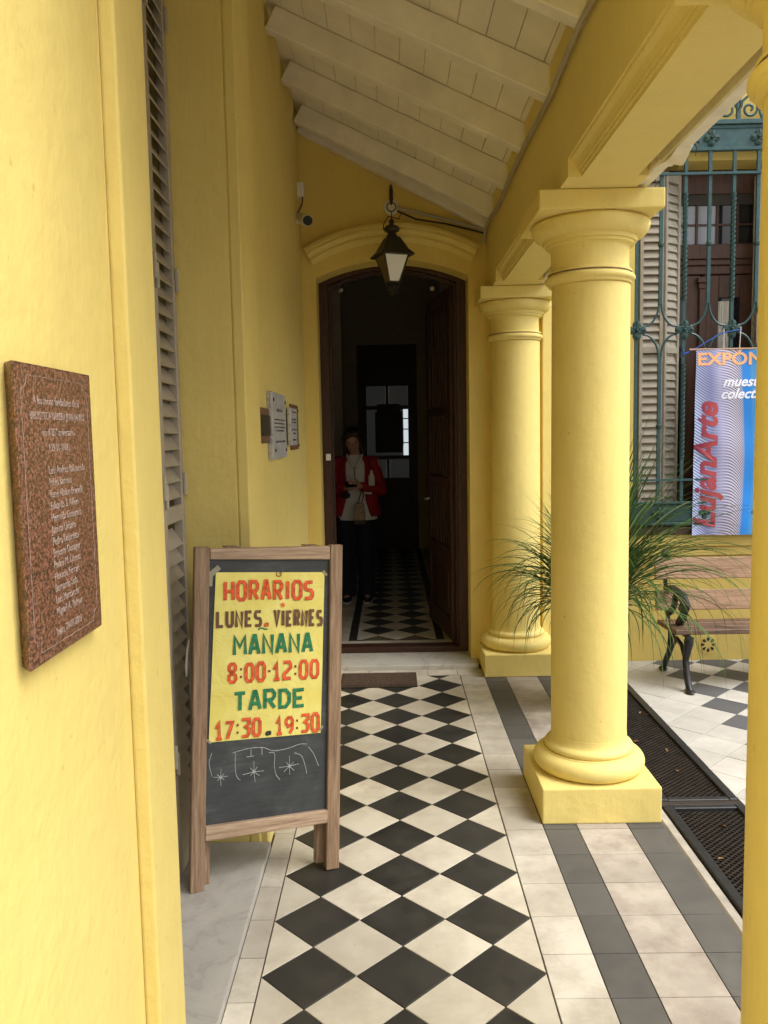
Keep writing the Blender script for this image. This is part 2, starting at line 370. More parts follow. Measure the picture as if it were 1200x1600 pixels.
def clip(poly, a, b, c):      # keep a*x+b*y<=c
    out = []
    for i in range(len(poly)):
        p, q = poly[i], poly[(i+1) % len(poly)]
        dp, dq = a*p[0]+b*p[1]-c, a*q[0]+b*q[1]-c
        if dp <= 1e-9: out.append(p)
        if (dp < -1e-9 and dq > 1e-9) or (dp > 1e-9 and dq < -1e-9):
            t = dp/(dp-dq); out.append((p[0]+(q[0]-p[0])*t, p[1]+(q[1]-p[1])*t))
    return out
def clip_rect(poly, x0, x1, y0, y1):
    for h in ((-1, 0, -x0), (1, 0, x1), (0, -1, -y0), (0, 1, y1)):
        if len(poly) < 3: return []
        poly = clip(poly, *h)
    return poly
def area(p): return abs(sum(p[i][0]*p[(i+1) % len(p)][1]-p[(i+1) % len(p)][0]*p[i][1] for i in range(len(p))))/2
def inset(poly, d):
    s = sum(poly[i][0]*poly[(i+1) % len(poly)][1]-poly[(i+1) % len(poly)][0]*poly[i][1] for i in range(len(poly)))
    if s < 0: poly = poly[::-1]
    out = poly[:]
    for i in range(len(poly)):
        (x0, y0), (x1, y1) = poly[i], poly[(i+1) % len(poly)]
        L = math.hypot(x1-x0, y1-y0)
        if L < 1e-6: continue
        nx, ny = (y1-y0)/L, -(x1-x0)/L
        out = clip(out, nx, ny, nx*x0+ny*y0-d)
        if len(out) < 3: return []
    return out
TILE_CACHE = {}
def tile(poly, mat, parent, z=0.0, gap=0.0016, th=0.012, key=None):
    if len(poly) < 3 or area(poly) < 3e-4: return
    cx = sum(p[0] for p in poly)/len(poly); cy = sum(p[1] for p in poly)/len(poly)
    me = TILE_CACHE.get((key, mat)) if key else None
    if me is None:
        loc = [(x-cx, y-cy) for x, y in poly]
        a = inset(loc, gap); b = inset(loc, gap+0.0009)
        if len(a) < 3 or len(a) != len(b): return
        rings = [[(x, y, -th) for x, y in a], [(x, y, -0.0009) for x, y in a], [(x, y, 0) for x, y in b]]
        mb = MB().loft(rings); me = mesh_of('tile', mb, mat)
        if key: TILE_CACHE[(key, mat)] = me
    o = inst('tile', me, parent, (cx, cy, z+rnd.uniform(-0.0005, 0.0005)), (rnd.uniform(-.0016, .0016), rnd.uniform(-.0016, .0016), 0))
    return o
def dia(cx, cy, r): return [(cx+r, cy), (cx, cy+r), (cx-r, cy), (cx, cy-r)]
def rect(x0, x1, y0, y1): return [(x0, y0), (x1, y0), (x1, y1), (x0, y1)]

# ------------------------------------------------------------------ setting: ground and floors
struct('ground', MB().box(-150, 150, -150, 150, -0.6, -0.45), 'asphalt')
S = 0.28284; X0, Y0 = -0.4103, 2.3106
XL, XR = X0, X0+3*S
YEND = 5.485
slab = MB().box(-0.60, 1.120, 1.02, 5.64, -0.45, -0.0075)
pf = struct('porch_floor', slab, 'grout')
YTOP = 5.355
for j in range(-3, 12):
    for k in range(0, 4):
        for (cx, cy, mt) in ((X0+S*(k+0.5), Y0+S*j, 'tile_black'), (X0+S*k, Y0+S*(j+0.5), 'tile_cream')):
            p0 = dia(cx, cy, S/2); p = clip_rect(p0, XL, XR, 1.35, YTOP)
            if len(p) < 3: continue
            full = abs(area(p)-area(p0)) < 1e-6
            tile(p, mt, pf, key='d' if full else None)
y = 1.40; k = 0
while y < 5.28:
    y1 = min(y+0.2, YTOP)
    tile(rect(-0.572 if y > 3.1 else -0.492, XL-0.002, y, y1), 'tile_border', pf)
    tile(rect(XR+0.002, 0.598, y, y1), 'tile_border', pf)
    tile(rect(0.598, 0.735, y, y1), 'tile_grey', pf)
    tile(rect(0.735, 0.941, y, y1), 'tile_rose', pf)
    tile(rect(0.941, 1.086, y, y1), 'tile_grey', pf)
    y += 0.2
x = -0.572
while x < 0.59:
    x1 = min(x+0.2, 0.598); tile(rect(x, x1, YTOP+0.002, 5.49), 'tile_border', pf); x += 0.2
part('kerb', MB().box(1.088, 1.139, 1.02, 5.62, -0.30, -0.004), 'concrete', pf, 0.012)
struct('front_paving', MB().box(-0.60, 6.0, -6.0, 1.015, -0.45, -0.012), 'concrete')
struct('drain_channel', MB().box(1.125, 1.135, 1.02, 5.62, -0.33, -0.05).box(1.485, 1.495, 1.02, 5.62, -0.33, -0.05).box(1.10, 1.52, 1.02, 5.62, -0.40, -0.331), 'trough_dark')
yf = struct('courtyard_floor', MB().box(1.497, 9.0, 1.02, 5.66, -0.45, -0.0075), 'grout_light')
D2 = 0.1492
for i in range(-3, 10):
    for j in range(-13, 12):
        if (i+j) % 2: continue
        cx, cy = 1.923+D2*i, 4.07+D2*j
        p0 = dia(cx, cy, D2); p = clip_rect(p0, 1.484, 3.15, 2.30, 5.628)
        dark = (i % 2 == 0) and i >= 0
        tile(p, 'tile_yard_grey' if dark else 'tile_yard_white', yf, key='y' if len(p) > 2 and abs(area(p)-area(p0)) < 1e-6 else None)

# drain grates (expanded metal in angle-iron frames)
def grate(y0, y1, label):
    g = thing('drain_grate', label, 'drain grate', (1.31, y0, -0.002), 'drain grates beside the tiled porch')
    xa, xb = 1.142, 1.478
    part('frame', MB().box(xa, xa+0.035, y0, y1, -0.03, 0.006).box(xb-0.035, xb, y0, y1, -0.03, 0.006)
         .box(xa+0.0352, xb-0.0352, y0, y0+0.032, -0.03, 0.0045).box(xa+0.0352, xb-0.0352, y1-0.032, y1, -0.03, 0.0045), 'iron_black', g, 0.003)
    m = MB(); dx, dy = 0.030, 0.0132
    ny = int((y1-y0-0.06)/dy); nx = int((xb-xa-0.06)/dx)+1
    for r in range(ny):
        yy = y0+0.03+r*dy
        for c in range(nx*2):
            xs = xa+0.033+c*dx/2; xe = xs+dx/2
            if xe > xb-0.03: break
            s = dy*0.40
            a, b = (yy-s, yy+s) if (c+r) % 2 else (yy+s, yy-s)
            m.bar((xs, a, -0.010), (xe, b, -0.010), 0.0030, 0.006)
    part('mesh_panel', m, 'rust_iron', g)
    part('crossbar', MB().bar((xa+0.03, (y0+y1)/2, -0.022), (xb-0.03, (y0+y1)/2, -0.022), 0.02), 'iron_black', g)
grate(1.10, 3.395, 'rusty expanded metal drain grate lying beside the front column plinth')
grate(3.440, 5.60, 'rusty expanded metal drain grate running behind the front column toward the window wall')
gd = single('drain_crossbar', MB().box(1.138, 1.480, 3.399, 3.436, -0.05, 0.002), 'rust_iron', 'short rusty iron crossbar between the two drain grates', 'crossbar', (1.31, 3.417, -0.05), 0.003)

# ------------------------------------------------------------------ left wall with shuttered opening
lw = thing('library_wall', 'pale yellow stucco side wall with shuttered doorway and plaques', 'wall', (-0.572, 0, 0))
w = MB()
w.box(-1.0, -0.572, -3.0, 1.735, -0.3, 4.6)
w.box(-1.0, -0.572, 3.41, 5.64, -0.3, 4.6)
w.box(-1.0, -0.572, 1.735, 1.948, -0.3, 4.6); w.box(-1.0, -0.572, 3.082, 3.41, -0.3, 4.6)
w.box(-1.0, -0.572, 1.948, 3.082, 3.5, 4.6); w.box(-1.0, -0.572, 1.948, 3.082, -0.3, -0.002)
w2 = MB()
w2.box(-0.572, -0.538, 1.737, 1.945, -0.05, 3.70); w2.box(-0.572, -0.530, 3.080, 3.408, 0.0, 3.60)
part('wall_face', w, 'yellow_stucco', lw, 0.006)
part('door_surround', w2, 'yellow_stucco', lw, 0.006, seg=2)
part('light_blocking_wall', MB().box(-0.5715, 0.05, -1.35, -1.00, -0.3, 4.6), 'yellow_stucco', lw, 0.006)  # unseen wall added behind the camera to cut light from the front
part('skirting', MB().box(-0.5725, -0.497, 3.086, 3.42, -0.004, 0.115).box(-0.5725, -0.548, 3.422, 5.636, -0.004, 0.115), 'yellow_stucco', lw, 0.008)
part('threshold', MB().box(-0.86, -0.492, 1.90, 3.079, -0.004, 0.028), 'marble_grey', lw, 0.004, seg=2)
part('inner_door', MB().box(-0.99, -0.94, 1.95, 3.08, 0.0, 3.5), 'door_wood', lw)
# folding louvred shutter: four leaves
sh = thing('louvred_shutter', 'taupe louvred folding shutter closing the doorway beside the granite plaque', 'shutter', (-0.79, 2.515, 0.03))
slat_m = None
ya = 3.066
for q in range(4):
    y1 = ya-0.002; y0 = ya-0.278; ya -= 0.280
    f = MB().box(-0.805, -0.770, y0, y0+0.034, 0.04, 3.44).box(-0.805, -0.770, y1-0.034, y1, 0.04, 3.44)
    for zz in (0.04, 1.30, 3.38): f.box(-0.803, -0.772, y0+0.0342, y1-0.0342, zz, zz+0.06)
    lf = part('leaf', f, 'shutter_taupe', sh, 0.003)
    z = 0.130; n = 0
    while z < 3.36:
        if not (1.26 < z < 1.37):
            if slat_m is None:
                mm = MB().hexa([(-0.018, -0.105, 0.026), (0.022, -0.105, -0.034), (0.022, 0.105, -0.034), (-0.018, 0.105, 0.026),
                                (-0.013, -0.105, 0.029), (0.027, -0.105, -0.031), (0.027, 0.105, -0.031), (-0.013, 0.105, 0.029)])
                slat_m = mesh_of('slat', mm, 'shutter_taupe')
            inst('slat', slat_m, lf, Vector((-0.799, (y0+y1)/2, z))-sh.location, (rnd.uniform(-.006, .006), 0, 0))
        z += 0.0585
    for zz in (0.42, 1.36, 2.10, 3.0):
        part('hinge', MB().box(-0.7695, -0.757, y0+0.003, y0+0.016, zz, zz+0.085), 'conduit_grey', lf, 0.003)
        part('hinge', MB().box(-0.7695, -0.757, y1-0.016, y1-0.003, zz+0.03, zz+0.115), 'conduit_grey', lf, 0.003)

# ------------------------------------------------------------------ facade with arched doorway and window
DX = 0.034
fa = thing('library_facade', 'yellow stucco end wall with arched doorway and barred window', 'wall', (0.034, 5.64, 0))
YF, YB = 5.64, 5.92
ZT = 5.2
w = MB()
w.box(-1.0, DX-0.51, YF, YB, -0.3, ZT); w.box(DX+0.51, 1.66, YF, YB, -0.3, ZT)
R1 = 1.207; CZ1 = 2.763-R1
arc = [(DX+0.51-1.02*i/24, CZ1+math.sqrt(R1**2-(0.51-1.02*i/24)**2)) for i in range(25)]
for i in range(24):
    (xa, za), (xb, zb) = arc[i], arc[i+1]
    w.hexa([(xb, YF, zb), (xa, YF, za), (xa, YB, za), (xb, YB, zb), (xb, YF, ZT), (xa, YF, ZT), (xa, YB, ZT), (xb, YB, ZT)])
w.box(1.66, 2.62, YF, YB, -0.3, 0.93); w.box(1.66, 2.62, YF, YB, 3.36, ZT); w.box(2.62, 7.5, YF, YB, -0.3, ZT)
part('wall_face', w, 'yellow_facade', fa)
# hood mould over the door
R2 = 1.176; CZ2 = 2.983-R2; prof = [(0, 0.0), (0, 0.082), (-0.020, 0.090), (-0.024, 0.088), (-0.026, 0.062), (-0.034, 0.062), (-0.038, 0.070), (-0.050, 0.066), (-0.060, 0.050), (-0.064, 0.030), (-0.073, 0.030), (-0.077, 0.038), (-0.092, 0.034), (-0.105, 0.012), (-0.107, 0.0)]
rings = []
for i in range(41):
    a = math.radians(-29.6+59.2*i/40)
    rings.append([(DX+(R2+dr)*math.sin(a), YF-do, CZ2+(R2+dr)*math.cos(a)) for dr, do in prof])
part('hood_mould', MB().loft(rings), 'yellow_smooth', fa)
for nm, z0, z1, pr in (('sill_course', 0.80, 0.885, 0.05), ('sill_course', 0.735, 0.797, 0.030), ('sill_course', 0.690, 0.732, 0.015)):
    part(nm, MB().box(1.10, 4.0, YF-pr, YF+0.01, z0, z1), 'yellow_facade', fa, 0.008, seg=2)
part('window_sill', MB().box(1.60, 2.70, YF-0.075, YF+0.25, 0.888, 0.945), 'window_wood', fa, 0.006)
part('doorstep', MB().box(DX-0.56, DX+0.545, 5.485, 5.825, -0.006, 0.034), 'marble_step', fa, 0.006, seg=2)
part('wall_pier', MB().box(1.03, 1.24, YF-0.05, YF+0.01, 0.0, 3.0), 'yellow_smooth', fa, 0.006)
# flower-shaped wall vent
vt = thing('wall_vent', 'small round flower-pattern vent low on the yellow wall behind the bench', 'vent', (2.19, YF, 0.105))
part('vent_plate', MB().add([(2.19+0.066*math.cos(2*PI*k/28), YF-0.004, 0.105+0.066*math.sin(2*PI*k/28)) for k in range(28)]+[(2.19+0.066*math.cos(2*PI*k/28), YF+0.004, 0.105+0.066*math.sin(2*PI*k/28)) for k in range(28)],
     [tuple(range(28))]+[(k, (k+1) % 28, (k+1) % 28+28, k+28) for k in range(28)]), 'yellow_facade', vt)
for k in range(8):
    a = 2*PI*k/8; u = Vector((math.cos(a), 0, math.sin(a))); v = Vector((-math.sin(a), 0, math.cos(a))); c = Vector((2.19, YF-0.006, 0.105))
    pts = [c+u*0.022, c+u*0.034-v*0.008, c+u*0.048-v*0.010, c+u*0.052, c+u*0.048+v*0.010, c+u*0.034+v*0.008]
    part('petal', MB().add(pts+[p+Vector((0, 0.004, 0)) for p in pts], [tuple(range(6)), tuple(range(11, 5, -1))]+[(i, (i+1) % 6, (i+1) % 6+6, i+6) for i in range(6)]), 'black_paint', vt)

# door frame
df = thing('door_frame', 'dark brown arched door frame set into the yellow doorway', 'door frame', (DX, 5.78, 0.03))
def arch_ring(ho, ro, cz_o, hi, ri, cz_i, zb, y0, y1, n=24):
    m = MB(); O = []; I = []
    for i in range(n+1):
        t = -1+2*i/n
        O.append((DX+ho*t, cz_o+math.sqrt(ro*ro-(ho*t)**2))); I.append((DX+hi*t, cz_i+math.sqrt(ri*ri-(hi*t)**2)))
    O = [(O[0][0], zb)]+O+[(O[-1][0], zb)]; I = [(I[0][0], zb)]+I+[(I[-1][0], zb)]
    for i in range(len(O)-1):
        a, b, c, d = O[i], O[i+1], I[i+1], I[i]
        m.hexa([(a[0], y0, a[1]), (b[0], y0, b[1]), (b[0], y1, b[1]), (a[0], y1, a[1]), (d[0], y0, d[1]), (c[0], y0, c[1]), (c[0], y1, c[1]), (d[0], y1, d[1])])
    return m
part('frame', arch_ring(0.508, R1, CZ1-0.001, 0.445, R1*0.90, 2.735-R1*0.90, 0.04, 5.832, 5.885), 'door_wood', df, smooth=False)
part('inner_frame', arch_ring(0.470, R1*0.95, 2.735-R1*0.95, 0.430, R1*0.88, 2.716-R1*0.88, 0.04, 5.8855, 5.92), 'door_wood', df)
part('threshold', MB().box(DX-0.5, DX+0.5, 5.828, 5.955, 0.0, 0.072), 'door_wood', df, 0.006)
part('lock', MB().box(-0.452, -0.418, 5.815, 5.831, 1.425, 1.472), 'lock_white', df, 0.003)
for x in (-0.33, 0.32): part('knob', MB().ball((x, 5.99, 2.63), 0.017), 'conduit_grey', df, smooth=True)
# open door leaf, hinged on the right
HA = math.radians(81)
dl = thing('door_leaf', 'dark wooden door leaf with barred panels standing open inside the doorway', 'door', (0.458, 5.945, 0.075)); dl.rotation_euler = (0, 0, PI-HA)
W_ = 0.84
m = MB().box(0, 0.09, -0.022, 0.022, 0, 2.56).box(W_-0.09, W_, -0.022, 0.022, 0, 2.56)
for a, b in ((0, 0.16), (0.56, 0.68), (1.14, 1.20), (1.66, 1.72), (2.46, 2.56)): m.box(0.0902, W_-0.0902, -0.0215, 0.0215, a, b)
part('stile_frame', m, 'door_wood', dl, 0.004, local=True)
part('lower_panel', MB().box(0.095, W_-0.095, -0.010, 0.010, 0.165, 0.555), 'door_wood', dl, local=True)
part('raised_panel', MB().box(0.15, W_-0.15, -0.017, 0.017, 0.22, 0.50), 'door_wood', dl, 0.006, local=True)
for z0, z1 in ((0.685, 1.135), (1.205, 1.655), (1.725, 2.455)): part('glass_pane', MB().box(0.095, W_-0.095, -0.004, 0.004, z0, z1), 'pane_dark', dl, local=True)
for k in range(5):
    xx = 0.09+(W_-0.18)*(k+1)/6
    for z0, z1 in ((0.682, 1.138), (1.202, 1.658), (1.722, 2.458)): part('bar', MB().box(xx-0.008, xx+0.008, -0.018, 0.018, z0, z1), 'door_wood', dl, local=True)
part('handle', MB().tube([(0.78, 0.02, 1.00), (0.78, 0.055, 1.0), (0.70, 0.055, 1.0)], 0.008, 8), 'steel', dl, smooth=True, local=True)

# ------------------------------------------------------------------ entrance hall inside
hf = struct('hall_floor', MB().box(-0.80, 0.85, 5.957, 11.6, -0.2, 0.0525), 'grout')
zf = 0.060; HX = 0.025
def hb(x0, x1, y0, y1, mt):
    tile(rect(x0, x1, y0, y1), mt, hf, zf, 0.0008, 0.01)
hb(-0.60, 0.65, 5.96, 5.985, 'tile_black')
xx = -0.60
while xx < 0.64: hb(xx, min(xx+0.2, 0.65), 5.986, 6.075, 'tile_cream'); xx += 0.2
hb(-0.335, 0.385, 6.076, 6.105, 'tile_black')
yy = 6.076
while yy < 11.4:
    hb(-0.60, -0.337, yy, yy+0.2, 'tile_cream'); hb(0.387, 0.65, yy, yy+0.2, 'tile_cream')
    if yy > 6.08: pass
    yy += 0.2
for y0 in [6.106+0.4*i for i in range(13)]:
    hb(-0.335, -0.275, y0, y0+0.4, 'tile_black'); hb(0.325, 0.385, y0, y0+0.4, 'tile_black')
HS = 0.284
for j in range(0, 19):
    for k in range(0, 3):
        for (cx, cy, mt) in ((HX-HS+HS*(k+0.5), 6.40+HS*j, 'tile_black'), (HX-HS+HS*k, 6.40+HS*(j-0.5), 'tile_cream')):
            p = clip_rect(dia(cx, cy, HS/2), -0.2745, 0.3245, 6.13, 11.4)
            tile(p, mt, hf, zf, 0.0008, 0.01)
hw = thing('hall_walls', 'dim plaster walls and ceiling of the entrance hall seen through the doorway', 'walls', (0.025, 8.5, 0))
part('side_wall', MB().box(-0.78, -0.64, 5.925, 11.6, 0, 3.7), 'hall_plaster', hw)
part('side_wall', MB().box(0.69, 0.83, 5.925, 11.6, 0, 3.7), 'hall_plaster', hw)
part('ceiling', MB().box(-0.80, 0.85, 5.925, 11.75, 3.70, 3.8), 'hall_plaster', hw)
part('end_wall', MB().box(-0.64, -0.42, 11.0, 11.2, 0, 3.7).box(0.37, 0.69, 11.0, 11.2, 0, 3.7).box(-0.42, 0.37, 11.0, 11.2, 2.78, 3.7), 'hall_plaster', hw)
part('pilaster', MB().box(-0.64, -0.50, 8.9, 9.1, 0.05, 3.4), 'hall_plaster', hw)
part('pilaster', MB().box(0.56, 0.69, 8.9, 9.1, 0.05, 3.4), 'hall_plaster', hw)
idr = thing('inner_door', 'dark inner door with small glass panes at the far end of the hall', 'door', (-0.025, 11.06, 0.05))
m = MB().box(-0.42, -0.30, 11.02, 11.08, 0.05, 2.78).box(0.25, 0.37, 11.02, 11.08, 0.05, 2.78)
for a, b in ((0.05, 1.02), (1.27, 1.32), (1.93, 1.98), (2.24, 2.78)): m.box(-0.2995, 0.2495, 11.021, 11.079, a, b)
m.box(-0.045, -0.005, 11.022, 11.078, 1.0205, 1.2695).box(-0.045, -0.005, 11.022, 11.078, 1.9805, 2.2395)
part('stile_frame', m, 'door_wood', idr)
for (x0, x1, z0, z1, mt) in ((-0.30, -0.045, 1.98, 2.24, 'pane_dim'), (-0.005, 0.25, 1.98, 2.24, 'pane_dim'), (-0.30, -0.045, 1.02, 1.27, 'pane_dim'), (-0.005, 0.25, 1.02, 1.27, 'pane_dim'),
                             (-0.30, 0.16, 1.32, 1.93, 'pane_dim'), (0.185, 0.25, 1.32, 1.93, 'pane_bright')):
    part('pane', MB().box(x0+0.001, x1-0.001, 11.045, 11.055, z0, z1), mt, idr)
for zz in (1.48, 1.66, 1.80): part('glazing_bar', MB().box(0.178, 0.2495, 11.03, 11.044, zz, zz+0.014), 'door_wood', idr)
part('glazing_bar', MB().box(0.1605, 0.1775, 11.03, 11.07, 1.3205, 1.9295), 'door_wood', idr)
single('door_notice', MB().box(-0.19, 0.17, 11.005, 11.012, 1.36, 1.90), 'poster_dark', 'large dark notice sheet taped over the inner door glass', 'notice', (0, 11.01, 1.36))
single('door_sign', MB().box(-0.16, 0.14, 10.994, 11.002, 1.84, 2.0), 'poster_maroon', 'dark red sign strip above the notice on the inner door', 'sign', (0, 11, 1.84))

# ------------------------------------------------------------------ porch columns
def column(ax, ay, label):
    c = thing('porch_column', label, 'column', (ax, ay, 0), 'round yellow columns along the porch')
    part('plinth', MB().box(ax-0.2435, ax+0.2425, ay-0.245, ay+0.245, 0.001, 0.150), 'yellow_smooth', c, 0.006, seg=2)
    def arcp(cr, cz, r, a0, a1, n=9): return [(cr+r*math.cos(math.radians(a0+(a1-a0)*i/n)), cz+r*math.sin(math.radians(a0+(a1-a0)*i/n))) for i in range(n+1)]
    base = [(0.19, 0.1505)]+arcp(0.196, 0.1905, 0.040, -88, 80, 12)+[(0.196, 0.233), (0.194, 0.238)]+arcp(0.172, 0.252, 0.016, -60, 70, 5)+[(0.174, 0.270)]
    for i in range(1, 7):
        a = math.radians(90*i/6); base.append((0.172-0.0115*math.sin(a), 0.270+0.03*(1-math.cos(a))+0.001*i))
    part('base', MB().lathe(base, ax, ay, 72), 'yellow_smooth', c, smooth=True)
    sh = [(0.1595, 0.303), (0.1605, 0.6), (0.1605, 1.0), (0.160, 1.4), (0.159, 1.8), (0.158, 2.19)]
    part('shaft', MB().lathe(sh, ax, ay, 72), 'yellow_smooth', c, smooth=True)
    cx = ax-0.014
    cap = [(0.158, 2.1915), (0.168, 2.196), (0.170, 2.203)]+arcp(0.170, 2.219, 0.013, -80, 80, 7)+[(0.167, 2.236)]+arcp(0.164, 2.244, 0.007, -80, 80, 5)+[(0.159, 2.256), (0.157, 2.27), (0.157, 2.335), (0.160, 2.345), (0.177, 2.349), (0.177, 2.360), (0.186, 2.361), (0.190, 2.376)]
    for i in range(0, 11):
        a = math.radians(90*i/10); cap.append((0.190+0.048*math.sin(a), 2.377+0.056*(1-math.cos(a))))
    cap += [(0.231, 2.442), (0.20, 2.444)]
    part('capital', MB().lathe(cap, ax-0.005, ay, 72), 'yellow_smooth', c, smooth=True)
    part('dusty_ring', MB().lathe([(0.1672, 2.2365), (0.1700, 2.2375), (0.1705, 2.2405), (0.1690, 2.2430), (0.1660, 2.2435)], ax-0.005, ay, 72, cap=False), 'dust_brown', c, smooth=True)
    part('abacus', MB().box(cx-0.242, cx+0.238, ay-0.245, ay+0.24, 2.4445, 2.519), 'yellow_smooth', c, 0.006, seg=2)
    return c
column(0.842, 3.485, 'front yellow column standing on a square plinth beside the drain grates')
column(0.842, 5.535, 'yellow column engaged with the wall beside the arched doorway')
column(0.836, 1.505, 'shaded yellow column in front of the blue banner and the white courtyard tiles')

# beam
bm_ = thing('porch_beam', 'long yellow beam with coved edge resting on the porch columns', 'beam', (0.82, 3.4, 2.52))
cut_in = [(0.665, 2.588), (0.673, 2.588), (0.674, 2.580), (0.678, 2.577), (0.690, 2.570), (0.697, 2.556), (0.699, 2.543), (0.706, 2.543), (0.706, 2.534), (0.714, 2.533), (0.714, 2.5205)]
cut_out = [(0.957-(x-0.665)*0.8, z) for x, z in cut_in]
TOPZ = 3.16
def beam_seg(m, y0, y1, coved):
    if coved: poly = cut_in+[(p) for p in reversed(cut_out)]+[(0.957, TOPZ), (0.665, TOPZ)]
    else: poly = [(0.665, 2.5205), (0.957, 2.5205), (0.957, TOPZ), (0.665, TOPZ)]
    m.prism(poly, lambda a, b, d: (a, d, b), y0, y1)
m = MB()
for y0, y1, cv in ((1.15, 1.78, 0), (1.7801, 3.10, 1), (3.1001, 3.86, 0), (3.8601, 5.14, 1), (5.1401, 5.64, 0)): beam_seg(m, y0, y1, cv)
part('beam_body', m, 'yellow_beam', bm_)
# gutter along the outer side of the beam
gt = thing('eaves_gutter', 'cream sheet metal gutter running outside the yellow porch beam', 'gutter', (1.04, 3.4, 2.5))
gp = [(1.002, 2.640), (1.002, 2.535), (1.010, 2.528), (1.062, 2.526), (1.072, 2.535), (1.075, 2.555), (1.083, 2.575), (1.092, 2.60), (1.093, 2.64), (1.089, 2.64), (1.088, 2.602), (1.079, 2.577), (1.071, 2.556), (1.067, 2.538), (1.060, 2.531), (1.012, 2.532), (1.006, 2.537), (1.006, 2.640)]
gp = [(0.959+(x-1.002)*0.75, z) for x, z in gp]
for y0, y1, dz in ((1.12, 2.03, 0.0), (2.034, 2.98, -0.004), (2.984, 5.62, 0.002)):
    part('gutter_length', MB().prism(gp, lambda a, b, d, dz=dz: (a, d, b+dz), y0, y1), 'white_metal', gt, smooth=False)
for yb in (2.03, 2.98):
    rings = []
    for i in range(9):
        t = i/8; drop = 0.030*math.sin(PI*min(1, t*1.15))**1.5
        rings.append([(0.961, yb-0.17+0.20*t, 2.523-drop*0.4), (1.010, yb-0.17+0.20*t, 2.522-drop), (1.019, yb-0.17+0.20*t, 2.545-drop*0.5), (0.963, yb-0.17+0.20*t, 2.526)])
    part('joint_collar', MB().loft(rings), 'white_metal', gt, smooth=True)
m = MB()
for k in range(26):
    yy = rnd.uniform(1.6, 3.9); L = rnd.uniform(0.006, 0.030); xx = 1.018+rnd.uniform(0, 0.010)
    m.tube([(xx, yy, 2.555), (xx+0.008, yy+rnd.uniform(-.03, .03), 2.54-L*0.5), (xx+rnd.uniform(0, .012), yy+rnd.uniform(-.04, .04), 2.53-L)], [0.003, 0.002, 0.0007], 5)
part('debris', m, 'rust_iron', gt, kind='stuff')

# ------------------------------------------------------------------ porch roof
rf = thing('porch_roof', 'sloping cream painted timber porch roof with exposed rafters', 'roof', (0, 3.3, 3.0))
XLw, ZLw, XRw, ZRw = -0.5715, 3.580, 0.6645, 2.930
SL = (ZRw-ZLw)/(XRw-XLw); nx_ = Vector((SL, 0, -1)).normalized()*-1       # upward normal
upn = Vector((-SL, 0, 1)).normalized()
RH = 0.115
def rafter(yL, yR, wd=0.07, x1=XRw):
    A = Vector((XLw, yL, ZLw)); B = Vector((x1, yR, ZLw+SL*(x1-XLw))); h = upn*RH
    wv = Vector((0, wd, 0)); m = MB(); Pn = 5
    return MB().hexa([A, B, B+wv, A+wv, A+h, B+h, B+h+wv, A+h+wv])
for yL, yR in ((1.27, 1.22), (1.80, 1.68), (2.42, 2.25), (3.02, 2.83), (3.62, 3.44), (4.20, 4.06), (4.79, 4.65), (5.40, 5.26), (5.565, 5.548)):
    part('rafter', rafter(yL, yR, 0.072 if yR > 1 else 0.07), 'cream_wood', rf, 0.004)
bw = 0.128; Lsl = math.hypot(1.9, 1.9*SL); k = 0
xs = XLw-0.085; stepx = bw/math.sqrt(1+SL*SL)
while xs < 1.09:
    xe = xs+stepx-0.0022
    o = upn*(RH+0.001); t_ = upn*0.018; j = upn*rnd.uniform(0, 0.0025)
    A = Vector((xs, 0, ZLw+SL*(xs-XLw)))+o+j; B = Vector((xe, 0, ZLw+SL*(xe-XLw)))+o+j
    y0, y1 = Vector((0, 1.20, 0)), Vector((0, 5.637, 0))
    part('board', MB().hexa([A+y0, B+y0, B+y1, A+y1, A+t_+y0, B+t_+y0, B+t_+y1, A+t_+y1]), 'cream_board', rf, 0.0012)
    xs += stepx
o = upn*(RH+0.026); A = Vector((XLw-0.13, 0, ZLw-SL*0.13))+o; B = Vector((1.16, 0, ZLw+SL*(1.16-XLw)))+o; t_ = upn*0.05
# keep the outer sheet above everything
part('roof_sheet', MB().hexa([A+y0, B+y0, B+y1, A+y1, A+t_+y0, B+t_+y0, B+t_+y1, A+t_+y1]), 'white_metal', rf)

# conduits
pts = [(0.648, 1.2+4.3*i/16, 2.918+0.012*math.sin(i*1.3)-0.004*(i % 3)) for i in range(17)]
single('wall_conduit', MB().tube(pts+[(0.648, 5.56, 2.90), (0.646, 5.61, 2.86)], 0.0115, 8), 'conduit_grey', 'long grey conduit running along the top of the yellow beam', 'conduit', (0.65, 3.4, 2.92), smooth=True)
single('wall_conduit', MB().tube([(0.075, 5.615, 3.095), (0.10, 5.615, 3.085), (0.36, 5.615, 3.02), (0.60, 5.615, 2.955), (0.64, 5.615, 2.94)], 0.011, 8), 'conduit_grey', 'grey conduit sloping from the lamp disc over the door arch', 'conduit', (0.1, 5.6, 3.0), smooth=True)
single('wall_cable', MB().tube([(0.075, 5.628, 3.075), (0.20, 5.63, 3.02), (0.40, 5.63, 2.985), (0.645, 5.625, 2.92), (0.655, 5.625, 2.865)], 0.006, 6), 'rust_iron', 'thin dark cable sagging below the grey conduit over the door', 'cable', (0.1, 5.6, 3.0), smooth=True)

